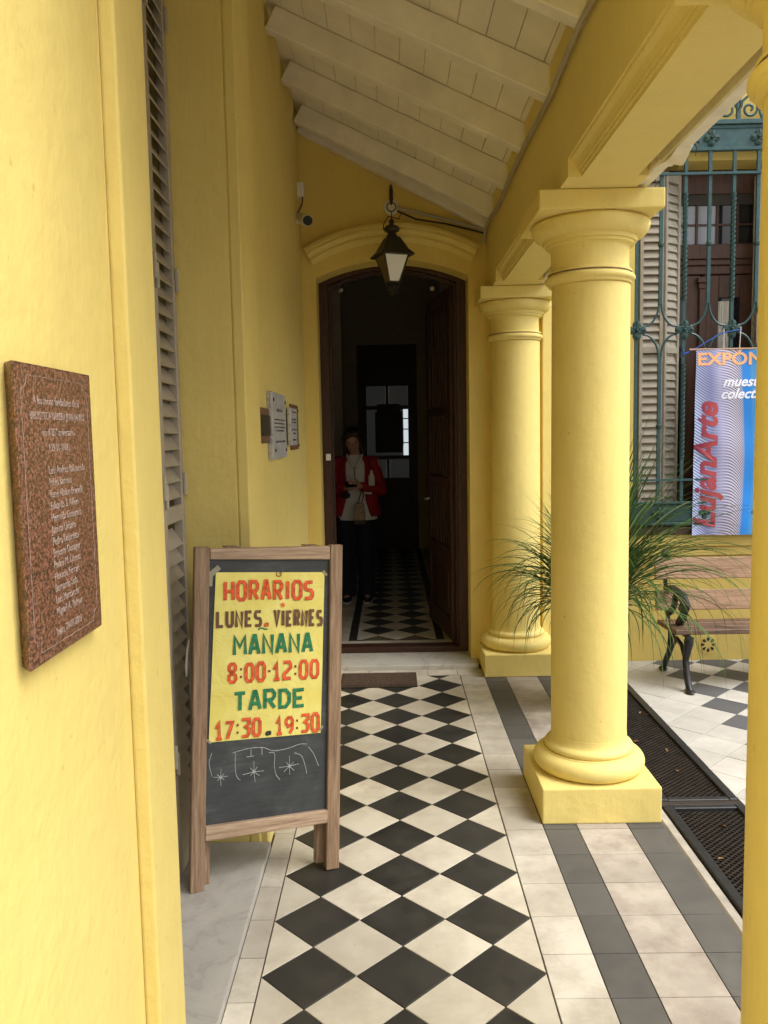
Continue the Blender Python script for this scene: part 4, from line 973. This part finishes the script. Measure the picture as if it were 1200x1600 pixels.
# louvred shutters either side
def shutter(label, origin, ang, wid, slat_ang, mat, z0=0.97, z1=3.30):
    s = thing('window_shutter', label, 'shutter', origin); s.rotation_euler = (0, 0, ang)
    H = z1-z0
    part('frame', MB().box(0, 0.022, -0.016, 0.016, 0, H).box(wid-0.022, wid, -0.016, 0.016, 0, H).box(0.0222, wid-0.0222, -0.015, 0.015, 0, 0.06).box(0.0222, wid-0.0222, -0.015, 0.015, H-0.06, H).box(0.0222, wid-0.0222, -0.015, 0.015, H*0.5-0.02, H*0.5+0.02), mat, s, 0.002, local=True)
    c, sn = math.cos(slat_ang), math.sin(slat_ang); d = 0.033
    mm = MB().hexa([(0.02, -d*c, -d*sn-0.002), (wid-0.02, -d*c, -d*sn-0.002), (wid-0.02, d*c, d*sn-0.002), (0.02, d*c, d*sn-0.002), (0.02, -d*c, -d*sn+0.003), (wid-0.02, -d*c, -d*sn+0.003), (wid-0.02, d*c, d*sn+0.003), (0.02, d*c, d*sn+0.003)])
    me = mesh_of('slat', mm, mat); z = 0.09
    while z < H-0.07:
        if abs(z-H*0.5) > 0.04: inst('slat', me, s, (0, 0, z))
        z += 0.0535
    return s
shutter('taupe louvred shutter leaf at the window edge beside the front column', (1.695, 5.662, 0.97), 0.0, 0.155, math.radians(64), 'shutter_taupe')
shutter('pale louvred shutter leaf folded inward behind the green grille bars', (1.858, 5.664, 0.97), math.radians(38), 0.165, math.radians(73), 'shutter_light')
shutter('pale shutter leaf folded edge-on at the far jamb of the barred window', (2.50, 5.66, 0.97), math.radians(78), 0.17, math.radians(73), 'shutter_light')

# green iron grille
gr = thing('window_grille', 'green wrought iron window grille with scrolls flowers and twisted bars', 'grille', (2.1, 5.56, 0.95))
GY = 5.56; xs_ = [1.645+0.1567*i for i in range(9)]; XE = xs_[-1]
part('bottom_rail', MB().box(1.60, XE+0.04, GY-0.012, GY+0.012, 0.975, 1.095).box(1.595, XE+0.045, GY-0.020, GY+0.020, 1.0955, 1.115).box(1.595, XE+0.045, GY-0.020, GY+0.020, 0.955, 0.9745), 'iron_green_dark', gr, 0.004)
part('top_panel', MB().box(1.60, XE+0.04, GY-0.006, GY+0.006, 3.415, 3.555).box(1.595, XE+0.045, GY-0.020, GY+0.020, 3.5555, 3.585).box(1.595, XE+0.045, GY-0.018, GY+0.018, 3.392, 3.4145).box(1.598, XE+0.04, GY-0.012, GY+0.012, 3.530, 3.538), 'iron_green', gr, 0.003)
part('cross_rail', MB().bar((1.56, GY-0.016, 1.262), (XE+0.05, GY-0.016, 1.262), 0.014), 'iron_green', gr)
part('cross_rail', MB().bar((1.56, GY-0.016, 3.250), (XE+0.05, GY-0.016, 3.250), 0.016), 'iron_green', gr)
part('wall_tie', MB().bar((1.60, GY, 1.262), (1.60, YF+0.02, 1.262), 0.016).bar((1.60, GY, 3.25), (1.60, YF+0.02, 3.25), 0.016).bar((XE+0.03, GY, 1.262), (XE+0.03, YF+0.02, 1.262), 0.016), 'iron_green_dark', gr)
FZ = 2.254; HALF = 0.1567
def twist(m, x, z0, z1, r=0.013):
    n = int((z1-z0)/0.008); rings = []
    for i in range(n+1):
        a = i*0.42; z = z0+(z1-z0)*i/n
        rings.append([(x+r*1.35*math.cos(a+k*PI/2), GY+r*1.35*math.sin(a+k*PI/2), z) for k in range(4)])
    m.loft(rings)
def flower(m, c, R, y):
    for k in range(4):
        a = PI/2*k; u = Vector((math.cos(a), 0, math.sin(a)))
        cc = Vector(c)+u*R*0.58
        m.ball(cc+Vector((0, y, 0)), (R*0.49, 0.006, R*0.49), 14, 6)
        m.ball(Vector(c)+u*R*0.80+Vector((0, y-0.005, 0)), (R*(0.20 if k % 2 == 0 else 0.07), 0.008, R*(0.07 if k % 2 == 0 else 0.20)), 8, 6)
    for k in range(4):
        a = PI/2*k+PI/4; u = Vector((math.cos(a), 0, math.sin(a))); m.ball(Vector(c)+u*R*0.36+Vector((0, y, 0)), (R*0.2, 0.008, R*0.2), 8, 6)
    m.ball(Vector(c)+Vector((0, y-0.010, 0)), (R*0.20, 0.012, R*0.20), 10, 6)
for i, x in enumerate(xs_):
    if i % 2 == 0:
        m = MB().bar((x, GY, 1.112), (x, GY, 3.393), 0.020)
        part('bar', m, 'iron_green', gr)
        if i > 0:
            m = MB(); twist(m, x, 2.44, 3.13); twist(m, x, 1.40, 2.03); part('twisted_sleeve', m, 'iron_green_dark', gr)
        m = MB(); flower(m, (x, GY, FZ), 0.060, -0.014); part('flower', m, 'iron_green_dark', gr, smooth=True)
    else:
        m = MB()
        for sgn in (1, -1):
            zt = FZ+sgn*0.175
            m.bar((x, GY, zt-0.004*sgn), (x, GY, 3.393 if sgn > 0 else 1.112), 0.021)
            for sd in (-1, 1):
                pts = []
                for q in range(13):
                    a = PI/2*q/12
                    pts.append((x+sd*(0.008+(HALF-0.052)*(1-math.cos(a))), GY, zt-sgn*(0.150*math.sin(a))))
                m.tube(pts, 0.0075, 6)
        part('split_bar', m, 'iron_green', gr)
        m = MB()
        for z in (2.806, 1.62): m.lathe([(0.010, z-0.018), (0.019, z-0.008), (0.019, z+0.008), (0.010, z+0.018)], x, GY, 12)
        part('collar', m, 'iron_green_dark', gr, smooth=True)
        m = MB(); flower(m, (x+HALF*0.5-0.078, GY, 1.038), 0.042, -0.014); part('flower', m, 'iron_green_dark', gr, smooth=True)
for x in (1.815, 2.118, 2.42, 2.72):
    m = MB(); flower(m, (x, GY, 3.472), 0.048, -0.012); part('flower', m, 'iron_green_dark', gr, smooth=True)
# scroll cresting above the top panel
def spiral(cx, cz, r0, turns, a0, sgn, n=40):
    out = []
    for i in range(n+1):
        t = i/n; a = a0+sgn*turns*2*PI*t; r = r0*(1-0.80*t); out.append((cx+r*math.cos(a), GY, cz+r*math.sin(a)))
    return out
for xc in (1.98, 2.29, 2.60):
    part('crest_bar', MB().bar((xc, GY, 3.586), (xc, GY, 3.90), 0.024), 'iron_green', gr)
    m = MB()
    for sd in (-1, 1):
        m.tube(spiral(xc+sd*0.073, 3.652, 0.058, 1.4, PI/2 if sd > 0 else PI/2, -sd), 0.0085, 7)
        m.tube([(xc+sd*0.016, GY, 3.66), (xc+sd*0.024, GY, 3.70), (xc+sd*0.065, GY, 3.735), (xc+sd*0.135, GY, 3.755)], 0.0085, 7)
        m.tube([(xc+sd*0.016, GY, 3.86), (xc+sd*0.028, GY, 3.82), (xc+sd*0.065, GY, 3.79), (xc+sd*0.12, GY, 3.79), (xc+sd*0.15, GY, 3.83)], 0.0085, 7)
        m.tube([(xc+sd*0.155, GY, 3.75), (xc+sd*0.135, GY, 3.70), (xc+sd*0.14, GY, 3.63), (xc+sd*0.155, GY, 3.588)], 0.0085, 7)
    part('scroll', m, 'iron_green', gr, smooth=True)

# banner tied to the grille
BX, BY, BZ = 2.034, 5.525, 0.885
bn = thing('cloth_banner', 'blue wavy-striped exhibition banner tied to the green grille', 'banner', (BX, BY, BZ))
nu, nv = 40, 60; vs = []; fs = []; BW, BH = 0.62, 1.240
def bfold(x, z):
    a, b = x/BW, z/BH
    return 0.010*math.sin(a*11+b*2.2)*(0.3+0.7*(1-b))+0.012*math.sin(a*3.2+1.0)*(1-b)+0.003*math.sin(b*19+a*5)
def bsurf(a, b): return (a*BW+0.006*(1-b)*(-1 if a < .5 else 0), bfold(a*BW, b*BH), b*BH)
for s in (0, 1):
    for j in range(nv+1):
        for i in range(nu+1):
            x, y, z = bsurf(i/nu, j/nv); vs.append((x, y+s*0.0012, z))
n1 = (nu+1)*(nv+1)
for j in range(nv):
    for i in range(nu):
        a = j*(nu+1)+i; fs.append((a, a+1, a+nu+2, a+nu+1)); fs.append((a+n1, a+nu+1+n1, a+nu+2+n1, a+1+n1))
part('cloth', MB().add(vs, fs), 'banner_print', bn, local=True, smooth=True)
part('hem_rod', MB().tube([(-0.045, 0.006, BH-0.004), (BW+0.03, 0.006, BH-0.004)], 0.007, 8), 'bench_wood', bn, local=True)
YT = -0.026
text_part('lettering', 'EXP\u00d3N', 0.112, 'banner_orange', bn, basis((1, 0, 0), (0, 0, 1), (0.004, YT, 1.168)), 'LEFT', 0.0006, offset=0.003, sx=1.18)
text_part('lettering', 'muestra', 0.092, 'banner_white', bn, basis((1, 0, 0), (0, 0, 1), (0.175, YT, 1.02)), 'LEFT', 0.0006, shear=0.35, offset=0.0022)
text_part('lettering', 'colectiva', 0.092, 'banner_white', bn, basis((1, 0, 0), (0, 0, 1), (0.160, YT, 0.94)), 'LEFT', 0.0006, shear=0.35, offset=0.0022)
text_part('lettering', 'LujanArte', 0.205, 'banner_red', bn, basis((0, 0, 1), (-1, 0, 0), (0.082, YT, 0.045)), 'LEFT', 0.0006, shear=0.25, offset=0.006, sx=1.02)
st = [(2.205, 2.125, 2.245), (2.40, 2.125, 2.26)]
single('banner_string', MB().tube([(2.215, 5.53, 2.122), (2.213, 5.53, 2.255)], 0.003, 5).tube([(2.318, 5.53, 2.122), (2.325, 5.53, 2.265)], 0.003, 5), 'string_white', 'white strings tying the banner up to the grille', 'string', (2.26, 5.53, 2.12), smooth=True)
single('banner_string', MB().tube([(1.965, 5.54, 2.10), (2.03, 5.53, 2.128), (2.10, 5.53, 2.17), (2.20, 5.53, 2.225), (2.27, 5.53, 2.24), (2.33, 5.53, 2.245)], 0.003, 5).tube([(1.95, 5.535, 2.125), (1.95, 5.535, 2.09), (1.985, 5.53, 2.105)], 0.006, 6), 'string_blue', 'blue cord tied from the banner corner to the grille', 'cord', (1.95, 5.53, 2.12), smooth=True)

# ------------------------------------------------------------------ bench
bx0, bx1 = 1.715, 3.25
be = thing('garden_bench', 'garden bench with wooden slats and black cast iron ends below the window', 'bench', (2.3, 5.15, 0))
def slat(y0, z0, y1, z1, th, x0=bx0, m='bench_wood'):
    d = Vector((0, y1-y0, z1-z0)).normalized(); n = Vector((0, -d.z, d.y))*th
    A = Vector((x0, y0, z0)); B = Vector((x0, y1, z1)); X = Vector((bx1-x0, 0, 0))
    o = MB().hexa([A, A+X, B+X, B, A+n, A+X+n, B+X+n, B+n]); part('slat', o, m, be, 0.004)
for a_ in ((4.925, 0.355, 5.035, 0.350), (5.045, 0.350, 5.155, 0.345), (5.165, 0.345, 5.275, 0.342)): slat(*a_, 0.030, m='bench_wood_shaded')
slat(5.315, 0.425, 5.335, 0.555, 0.028); slat(5.345, 0.625, 5.365, 0.762, 0.028)
for xe in (1.80, 3.16):
    m = MB()
    m.tube([(xe, 4.93, 0.335), (xe, 4.935, 0.30), (xe, 4.96, 0.24), (xe, 4.985, 0.18), (xe, 4.960, 0.10), (xe, 4.920, 0.03), (xe, 4.900, 0.008)], [0.026, 0.028, 0.022, 0.020, 0.021, 0.020, 0.022], 10)
    m.ball((xe, 4.895, 0.012), (0.030, 0.045, 0.012), 12, 6); m.ball((xe, 4.950, 0.300), (0.022, 0.042, 0.042), 12, 8)
    part('leg', m, 'iron_black', be, smooth=True)
    m = MB()
    m.tube([(xe, 5.24, 0.335), (xe, 5.24, 0.26), (xe, 5.27, 0.17), (xe, 5.33, 0.10), (xe, 5.385, 0.03), (xe, 5.405, 0.010)], [0.024, 0.024, 0.020, 0.019, 0.020, 0.022], 10)
    m.ball((xe, 5.400, 0.012), (0.028, 0.045, 0.012), 12, 6)
    m.tube([(xe, 4.985, 0.18), (xe, 5.06, 0.26), (xe, 5.15, 0.28), (xe, 5.265, 0.17)], 0.014, 8)
    part('leg', m, 'iron_black', be, smooth=True)
    m = MB()
    m.tube([(xe, 4.93, 0.338), (xe, 5.30, 0.335), (xe, 5.345, 0.42), (xe, 5.375, 0.60), (xe, 5.395, 0.765), (xe, 5.400, 0.80)], 0.014, 8)
    m.ball((xe, 5.40, 0.785), (0.026, 0.026, 0.030), 12, 8)
    part('end_frame', m, 'iron_black', be, smooth=True)
    m = MB()
    m.tube([(xe, 5.37, 0.56), (xe, 5.20, 0.585), (xe, 5.05, 0.565), (xe, 4.99, 0.52), (xe, 5.02, 0.475), (xe, 5.07, 0.49), (xe, 5.06, 0.525)], [0.018, 0.024, 0.030, 0.030, 0.026, 0.020, 0.014], 8)
    m.tube([(xe, 5.00, 0.50), (xe, 5.04, 0.44), (xe, 5.10, 0.39), (xe, 5.09, 0.365)], [0.022, 0.026, 0.028, 0.020], 8)
    m.tube([(xe, 5.16, 0.58), (xe, 5.20, 0.48), (xe, 5.27, 0.42), (xe, 5.32, 0.40)], 0.020, 8)
    part('armrest', m, 'iron_black', be, smooth=True)

# ------------------------------------------------------------------ potted grass
GX, GYp = 1.150, 4.66
pg = thing('potted_grass', 'tall arching ornamental grass in a grey pot behind the front column', 'plant', (GX, GYp, 0))
part('pot', MB().lathe([(0.13, 0.008), (0.135, 0.02), (0.16, 0.30), (0.182, 0.58), (0.195, 0.59), (0.197, 0.64), (0.184, 0.645), (0.176, 0.615), (0.16, 0.61), (0.0, 0.61)], GX, GYp, 40), 'pot_grey', pg, smooth=True)
part('soil', MB().lathe([(0.174, 0.610), (0.174, 0.620), (0.10, 0.632), (0.0, 0.635)], GX, GYp, 24), 'soil', pg)
def leaf(az, el, L, droop, wid, r, into=None):
    base = Vector((GX+r*math.cos(az), GYp+r*math.sin(az), 0.61)); n = 14
    h = Vector((math.cos(az), math.sin(az), 0)); p = base.copy(); a = el; pts = [p.copy()]; dirs = []
    twz = rnd.uniform(-0.35, 0.35); L *= 0.86*(1+0.24*math.cos(az)); droop *= 0.90
    for i in range(n):
        t = i/n; hh = Vector((math.cos(az+twz*t), math.sin(az+twz*t), 0))
        d = hh*math.cos(a)+Vector((0, 0, 1))*math.sin(a); p = p+d*(L/n); pts.append(p.copy())
        a -= droop/n*(0.35+1.5*t)
        a = max(a, -1.45)
    vs = []; fs = []
    for i, q in enumerate(pts):
        d = (pts[min(i+1, n)]-pts[max(i-1, 0)]).normalized(); s = d.cross(Vector((0, 0, 1)))
        s = s.normalized() if s.length > 1e-3 else Vector((1, 0, 0)); u = s.cross(d)
        t = i/n; w_ = wid*(0.7+0.6*t if t < 0.4 else 0.94*(1-((t-0.4)/0.6)**1.8))+0.0004
        vs += [q-s*w_+u*w_*0.5, q, q+s*w_+u*w_*0.5]
    for i in range(n):
        for k in range(2): a_ = i*3+k; fs.append((a_, a_+1, a_+4, a_+3))
    zmin = min(v[2] for v in vs)
    if zmin < 0.01: vs = [Vector((v[0], v[1], max(v[2], 0.008+0.002*rnd.random()))) for v in vs]
    if into is not None: into.add(vs, fs); return
    off = pg.location; me = bpy.data.meshes.new('leaf'); me.from_pydata([tuple(Vector(v)-off) for v in vs], [], fs)
    me.polygons.foreach_set('use_smooth', [True]*len(me.polygons)); me.materials.append(MATS['grass_leaf'])
    o = bpy.data.objects.new('leaf', me); COL.objects.link(o); o.parent = pg
tuft = MB()
for k in range(640):
    az = rnd.uniform(0, 2*PI); u = rnd.random(); it = None if k < 300 else tuft
    if u < 0.32: leaf(az, rnd.uniform(1.15, 1.52), rnd.uniform(0.60, 1.08), rnd.uniform(0.15, 0.8), rnd.uniform(.0050, .0085), rnd.uniform(0, .10), it)
    elif u < 0.70: leaf(az, rnd.uniform(0.75, 1.35), rnd.uniform(0.60, 1.10), rnd.uniform(0.9, 2.4), rnd.uniform(.0048, .0085), rnd.uniform(.02, .15), it)
    else: leaf(az, rnd.uniform(0.2, 0.95), rnd.uniform(0.45, 1.00), rnd.uniform(1.8, 3.3), rnd.uniform(.0032, .0060), rnd.uniform(.05, .16), it)
MATS['grass_tuft'] = MATS['grass_leaf'].copy()
tt = MATS['grass_tuft'].node_tree
rr = [n for n in tt.nodes if n.type == 'VALTORGB'][0]
nn = N(tt, 'ShaderNodeTexNoise'); nn.inputs['Scale'].default_value = 14; tt.links.new(coords(tt), nn.inputs['Vector']); tt.links.new(nn.outputs['Fac'], rr.inputs['Fac'])
part('inner_leaves', tuft, 'grass_tuft', pg, kind='stuff')

# dry leaves on the grate
lm = MB().add([(-0.024, 0, 0.002), (-0.006, -0.009, 0.006), (0.012, -0.007, 0.004), (0.026, 0, 0.001), (0.012, 0.008, 0.007), (-0.006, 0.010, 0.008), (0, 0, 0.0)], [(0, 1, 6), (1, 2, 6), (2, 3, 6), (3, 4, 6), (4, 5, 6), (5, 0, 6)])
lme = mesh_of('dry_leaf', lm, 'dry_leaf')
for k in range(9):
    o = bpy.data.objects.new('dry_leaf', lme); COL.objects.link(o)
    o.location = (rnd.uniform(1.19, 1.44), rnd.uniform(2.5, 4.6), -0.004); o.rotation_euler = (rnd.uniform(-.3, .3), rnd.uniform(-.3, .3), rnd.uniform(0, 6)); s_ = rnd.uniform(.5, 1.0); o.scale = (s_, s_, s_)
    o['label'] = 'small dry brown leaf caught on the metal drain grate'; o['category'] = 'leaf'; o['group'] = 'dry leaves on the drain grates'

# ------------------------------------------------------------------ person in the hall
PXp, PYp = -0.325, 7.60
pe = thing('person', 'woman in red jacket and white top standing in the dark hall looking at a phone', 'person', (PXp, PYp, zf))
def cap_(m, a, b, ra, rb, n=10):
    a, b = Vector(a), Vector(b); k = 6
    pts = [a+(b-a)*i/k for i in range(k+1)]; m.tube(pts, [ra+(rb-ra)*i/k for i in range(k+1)], n); m.ball(a, ra, n, 8); m.ball(b, rb, n, 8)
def remesh(o, vox, it=6):
    r = o.modifiers.new('r', 'REMESH'); r.mode = 'VOXEL'; r.voxel_size = vox; r.use_smooth_shade = True
    s = o.modifiers.new('s', 'SMOOTH'); s.factor = 0.5; s.iterations = it
# joints (local, facing -Y; +X is picture right)
m = MB()
m.ball((0.0, -0.01, 1.50), (0.072, 0.090, 0.108), 16, 12); m.ball((0.0, -0.035, 1.44), (0.055, 0.060, 0.052), 14, 10)     # skull, jaw
m.ball((0.0, -0.104, 1.475), (0.012, 0.016, 0.020), 8, 6); m.ball((0.0, -0.096, 1.435), (0.022, 0.008, 0.006), 8, 6)       # nose, lips
m.ball((0.073, 0.0, 1.485), (0.012, 0.02, 0.03), 8, 6); m.ball((-0.073, 0.0, 1.485), (0.012, 0.02, 0.03), 8, 6)            # ears
cap_(m, (0, 0.005, 1.33), (0, 0, 1.43), 0.055, 0.050)
m.ball((0, 0.01, 1.20), (0.165, 0.10, 0.17), 16, 12); m.ball((0, 0.0, 1.0), (0.150, 0.105, 0.17), 16, 12); m.ball((0, 0.01, 0.85), (0.170, 0.115, 0.13), 16, 12)
Lsh, Lel, Lwr = (0.185, 0.01, 1.285), (0.235, -0.02, 1.035), (0.035, -0.215, 1.085)
Rsh, Rel, Rwr = (-0.185, 0.01, 1.285), (-0.225, -0.02, 1.035), (-0.055, -0.215, 1.075)
for sh_, el_, wr_ in ((Lsh, Lel, Lwr), (Rsh, Rel, Rwr)):
    cap_(m, sh_, el_, 0.050, 0.042); cap_(m, el_, wr_, 0.042, 0.028)
def hand(m, c, sx):
    c = Vector(c); m.ball(c, (0.034, 0.020, 0.040), 12, 8)
    for k, (L, dz) in enumerate(((0.050, 0.030), (0.056, 0.012), (0.052, -0.008), (0.042, -0.026))):
        a = c+Vector((-sx*0.022, -0.004, dz)); b = a+Vector((-sx*L*0.55, -0.020, 0.006)); d = b+Vector((-sx*L*0.28, 0.016, 0.004))
        cap_(m, a, b, 0.0095, 0.0085, 8); cap_(m, b, d, 0.0085, 0.0075, 8)
    t0 = c+Vector((sx*0.004, -0.012, 0.034)); t1 = t0+Vector((-sx*0.018, -0.018, 0.026)); cap_(m, c, t0, 0.014, 0.012, 8); cap_(m, t0, t1, 0.011, 0.009, 8)
hand(m, (0.022, -0.235, 1.095), 1); hand(m, (-0.040, -0.240, 1.085), -1)
for s in (-1, 1):
    cap_(m, (s*0.085, 0.01, 0.80), (s*0.090, -0.005, 0.45), 0.085, 0.055); cap_(m, (s*0.090, -0.005, 0.45), (s*0.085, 0.02, 0.09), 0.052, 0.036); cap_(m, (s*0.085, 0.02, 0.05), (s*0.10, -0.11, 0.035), 0.036, 0.030)
def tilt(m):
    Rm = Matrix.Rotation(math.radians(13), 3, 'X') @ Matrix.Rotation(math.radians(-7), 3, 'Y')
    c = Vector((0, 0.0, 1.37)); out = []
    for p in m.v:
        p = Vector(p); k = min(1, max(0, (p.z-1.36)/0.06)) if abs(p.x) < 0.13 else 0
        q = c+Rm @ (p-c); out.append(tuple(p.lerp(q, k)))
    m.v = out; return m
tilt(m)
body = part('body', m, 'skin', pe, local=True); remesh(body, 0.0055, 4)
for s in (-1, 1):
    part('eye', tilt(MB().ball((s*0.029, -0.088, 1.498), (0.011, 0.008, 0.006), 10, 6)), 'hair', pe, local=True, smooth=True)
m = MB(); m.ball((0, 0.012, 1.525), (0.088, 0.098, 0.100), 16, 12); m.ball((0, 0.045, 1.42), (0.085, 0.062, 0.13), 14, 10)
for s in (-1, 1): cap_(m, (s*0.070, -0.030, 1.53), (s*0.078, -0.015, 1.36), 0.026, 0.030); cap_(m, (s*0.04, -0.060, 1.575), (s*0.072, -0.055, 1.51), 0.026, 0.018)
cap_(m, (-0.055, -0.072, 1.560), (0.058, -0.070, 1.572), 0.026, 0.026); tilt(m)
hr = part('hair', m, 'hair', pe, local=True); remesh(hr, 0.008, 4)
def ell(cx, cy, z, rx, ry, n=28, a0=0, a1=2*PI, full=True):
    return [(cx+rx*math.cos(a0+(a1-a0)*k/(n if full else n-1)), cy+ry*math.sin(a0+(a1-a0)*k/(n if full else n-1)), z) for k in range(n)]
part('shirt', MB().loft([ell(0.01, 0, 0.765, 0.190, 0.140), ell(0.01, 0, 0.85, 0.186, 0.138), ell(0, 0, 1.0, 0.168, 0.128), ell(0, 0.005, 1.15, 0.172, 0.124), ell(0, 0.01, 1.26, 0.165, 0.105), ell(0, 0.01, 1.325, 0.10, 0.075), ell(0, 0.005, 1.36, 0.066, 0.062)]), 'shirt_white', pe, local=True, smooth=True)
part('collar', MB().tube([(0.060, 0.0, 1.375), (0.066, -0.05, 1.35), (0.030, -0.10, 1.285), (0.012, -0.118, 1.245)], 0.014, 6).tube([(-0.060, 0.0, 1.375), (-0.066, -0.05, 1.35), (-0.030, -0.10, 1.285), (-0.012, -0.118, 1.245)], 0.014, 6), 'shirt_white', pe, local=True, smooth=True)
part('placket', MB().bar((0.0, -0.122, 1.245), (0.004, -0.131, 1.14), 0.008, 0.004), 'black_paint', pe, local=True)
# open jacket: a shell with an open front plus sleeves
rings_o = []
for z, rx, ry, gap in ((0.80, 0.222, 0.160, 0.62), (0.84, 0.224, 0.162, 0.52), (0.95, 0.205, 0.155, 0.42), (1.10, 0.197, 0.148, 0.40), (1.22, 0.200, 0.135, 0.42), (1.29, 0.180, 0.105, 0.46), (1.335, 0.110, 0.082, 0.55), (1.37, 0.085, 0.075, 0.62)):
    a0 = -PI/2+gap*1.15; a1 = 1.5*PI-gap*1.15
    o_ = ell(0.006, 0.008, z, rx, ry, 30, a0, a1, False); i_ = ell(0.006, 0.008, z, rx-0.012, ry-0.012, 30, a0, a1, False)
    rings_o.append(o_+i_[::-1])
jk = part('jacket', MB().loft(rings_o), 'jacket_red', pe, local=True, smooth=True)
for sh_, el_, wr_ in ((Lsh, Lel, Lwr), (Rsh, Rel, Rwr)):
    m = MB(); w_ = Vector(el_)+(Vector(wr_)-Vector(el_))*0.80
    cap_(m, Vector(sh_)+Vector((-0.03 if sh_[0] > 0 else 0.03, 0, 0.0)), el_, 0.070, 0.060); cap_(m, el_, w_, 0.060, 0.046)
    s_ = part('sleeve', m, 'jacket_red', jk, local=True); remesh(s_, 0.008, 5)
m = MB()
m.loft([ell(0, 0.005, 0.90, 0.160, 0.120), ell(0, 0.005, 0.80, 0.182, 0.135), ell(0, 0.005, 0.70, 0.178, 0.128)])
for s in (-1, 1): m.loft([ell(s*0.085, 0.005, 0.78, 0.098, 0.112, 20), ell(s*0.092, 0, 0.45, 0.078, 0.085, 20), ell(s*0.092, 0.01, 0.10, 0.076, 0.085, 20), ell(s*0.092, 0.01, 0.045, 0.078, 0.088, 20)])
tr = part('trousers', m, 'trousers_navy', pe, local=True); remesh(tr, 0.009, 6)
for s in (-1, 1):
    m = MB(); m.ball((s*0.097, -0.055, 0.030), (0.045, 0.125, 0.030), 14, 8)
    part('shoe', m, 'trousers_navy', pe, local=True, smooth=True)
    part('sole', MB().loft([ell(s*0.097, -0.055, 0.001, 0.044, 0.124, 20), ell(s*0.097, -0.055, 0.014, 0.047, 0.128, 20)]), 'shirt_white', pe, local=True)
part('cuff', MB().tube([(0.085, -0.185, 1.02), (0.155, -0.185, 1.015)], 0.010, 8), 'shirt_white', pe, local=True, smooth=True)
Q = Vector((PXp, PYp, zf))
def at(p): return tuple(Vector(p)+Q)
single('phone', MB().hexa([at(p) for p in ((-0.075, -0.285, 1.080), (0.030, -0.285, 1.080), (0.030, -0.277, 1.078), (-0.075, -0.277, 1.078), (-0.075, -0.235, 1.130), (0.030, -0.235, 1.130), (0.030, -0.227, 1.128), (-0.075, -0.227, 1.128))]), 'screen_black', 'black mobile phone held in both hands by the woman', 'phone', at((-0.02, -0.25, 1.08)), 0.003)
hbg = thing('handbag', 'small tan patterned bag hanging from the wrist of the woman', 'bag', at((0.06, -0.25, 0.78)))
rings = [[at((0.045+wx*c1, -0.250+0.032*c2, z)) for c1, c2 in ((-1, -1), (1, -1), (1, 1), (-1, 1))] for z, wx in ((0.745, 0.042), (0.76, 0.050), (0.85, 0.046), (0.92, 0.038), (0.935, 0.034))]
part('bag_body', MB().loft(rings), 'bag_tan', hbg, 0.006)
part('bag_base', MB().box(*[v for pr in zip(at((-0.008, -0.285, 0.742)), at((0.098, -0.215, 0.785))) for v in pr]), 'hair', hbg, 0.006)
part('strap', MB().tube([at((0.030, -0.25, 0.93)), at((0.055, -0.25, 1.01)), at((0.085, -0.235, 1.06))], 0.005, 6).tube([at((0.065, -0.25, 0.93)), at((0.082, -0.25, 1.0)), at((0.085, -0.235, 1.06))], 0.005, 6), 'black_paint', hbg, smooth=True)
bt = single('bottle', MB().lathe([(0.028, 0), (0.030, 0.01), (0.030, 0.085), (0.014, 0.110), (0.014, 0.135), (0.0, 0.137)], 0, 0, 18), 'paper_white', 'small white bottle-shaped object tucked against the red jacket sleeve', 'bottle', (0, 0, 0), smooth=True)
bt.location = at((0.155, -0.175, 1.085))
single('glasses_case', MB().ball(at((-0.075, -0.255, 1.005)), (0.042, 0.026, 0.032), 12, 8), 'trousers_navy', 'dark pouch hanging under the hands of the woman', 'pouch', at((-0.075, -0.24, 0.97)), smooth=True)

flush_texts()
bpy.context.view_layer.update()
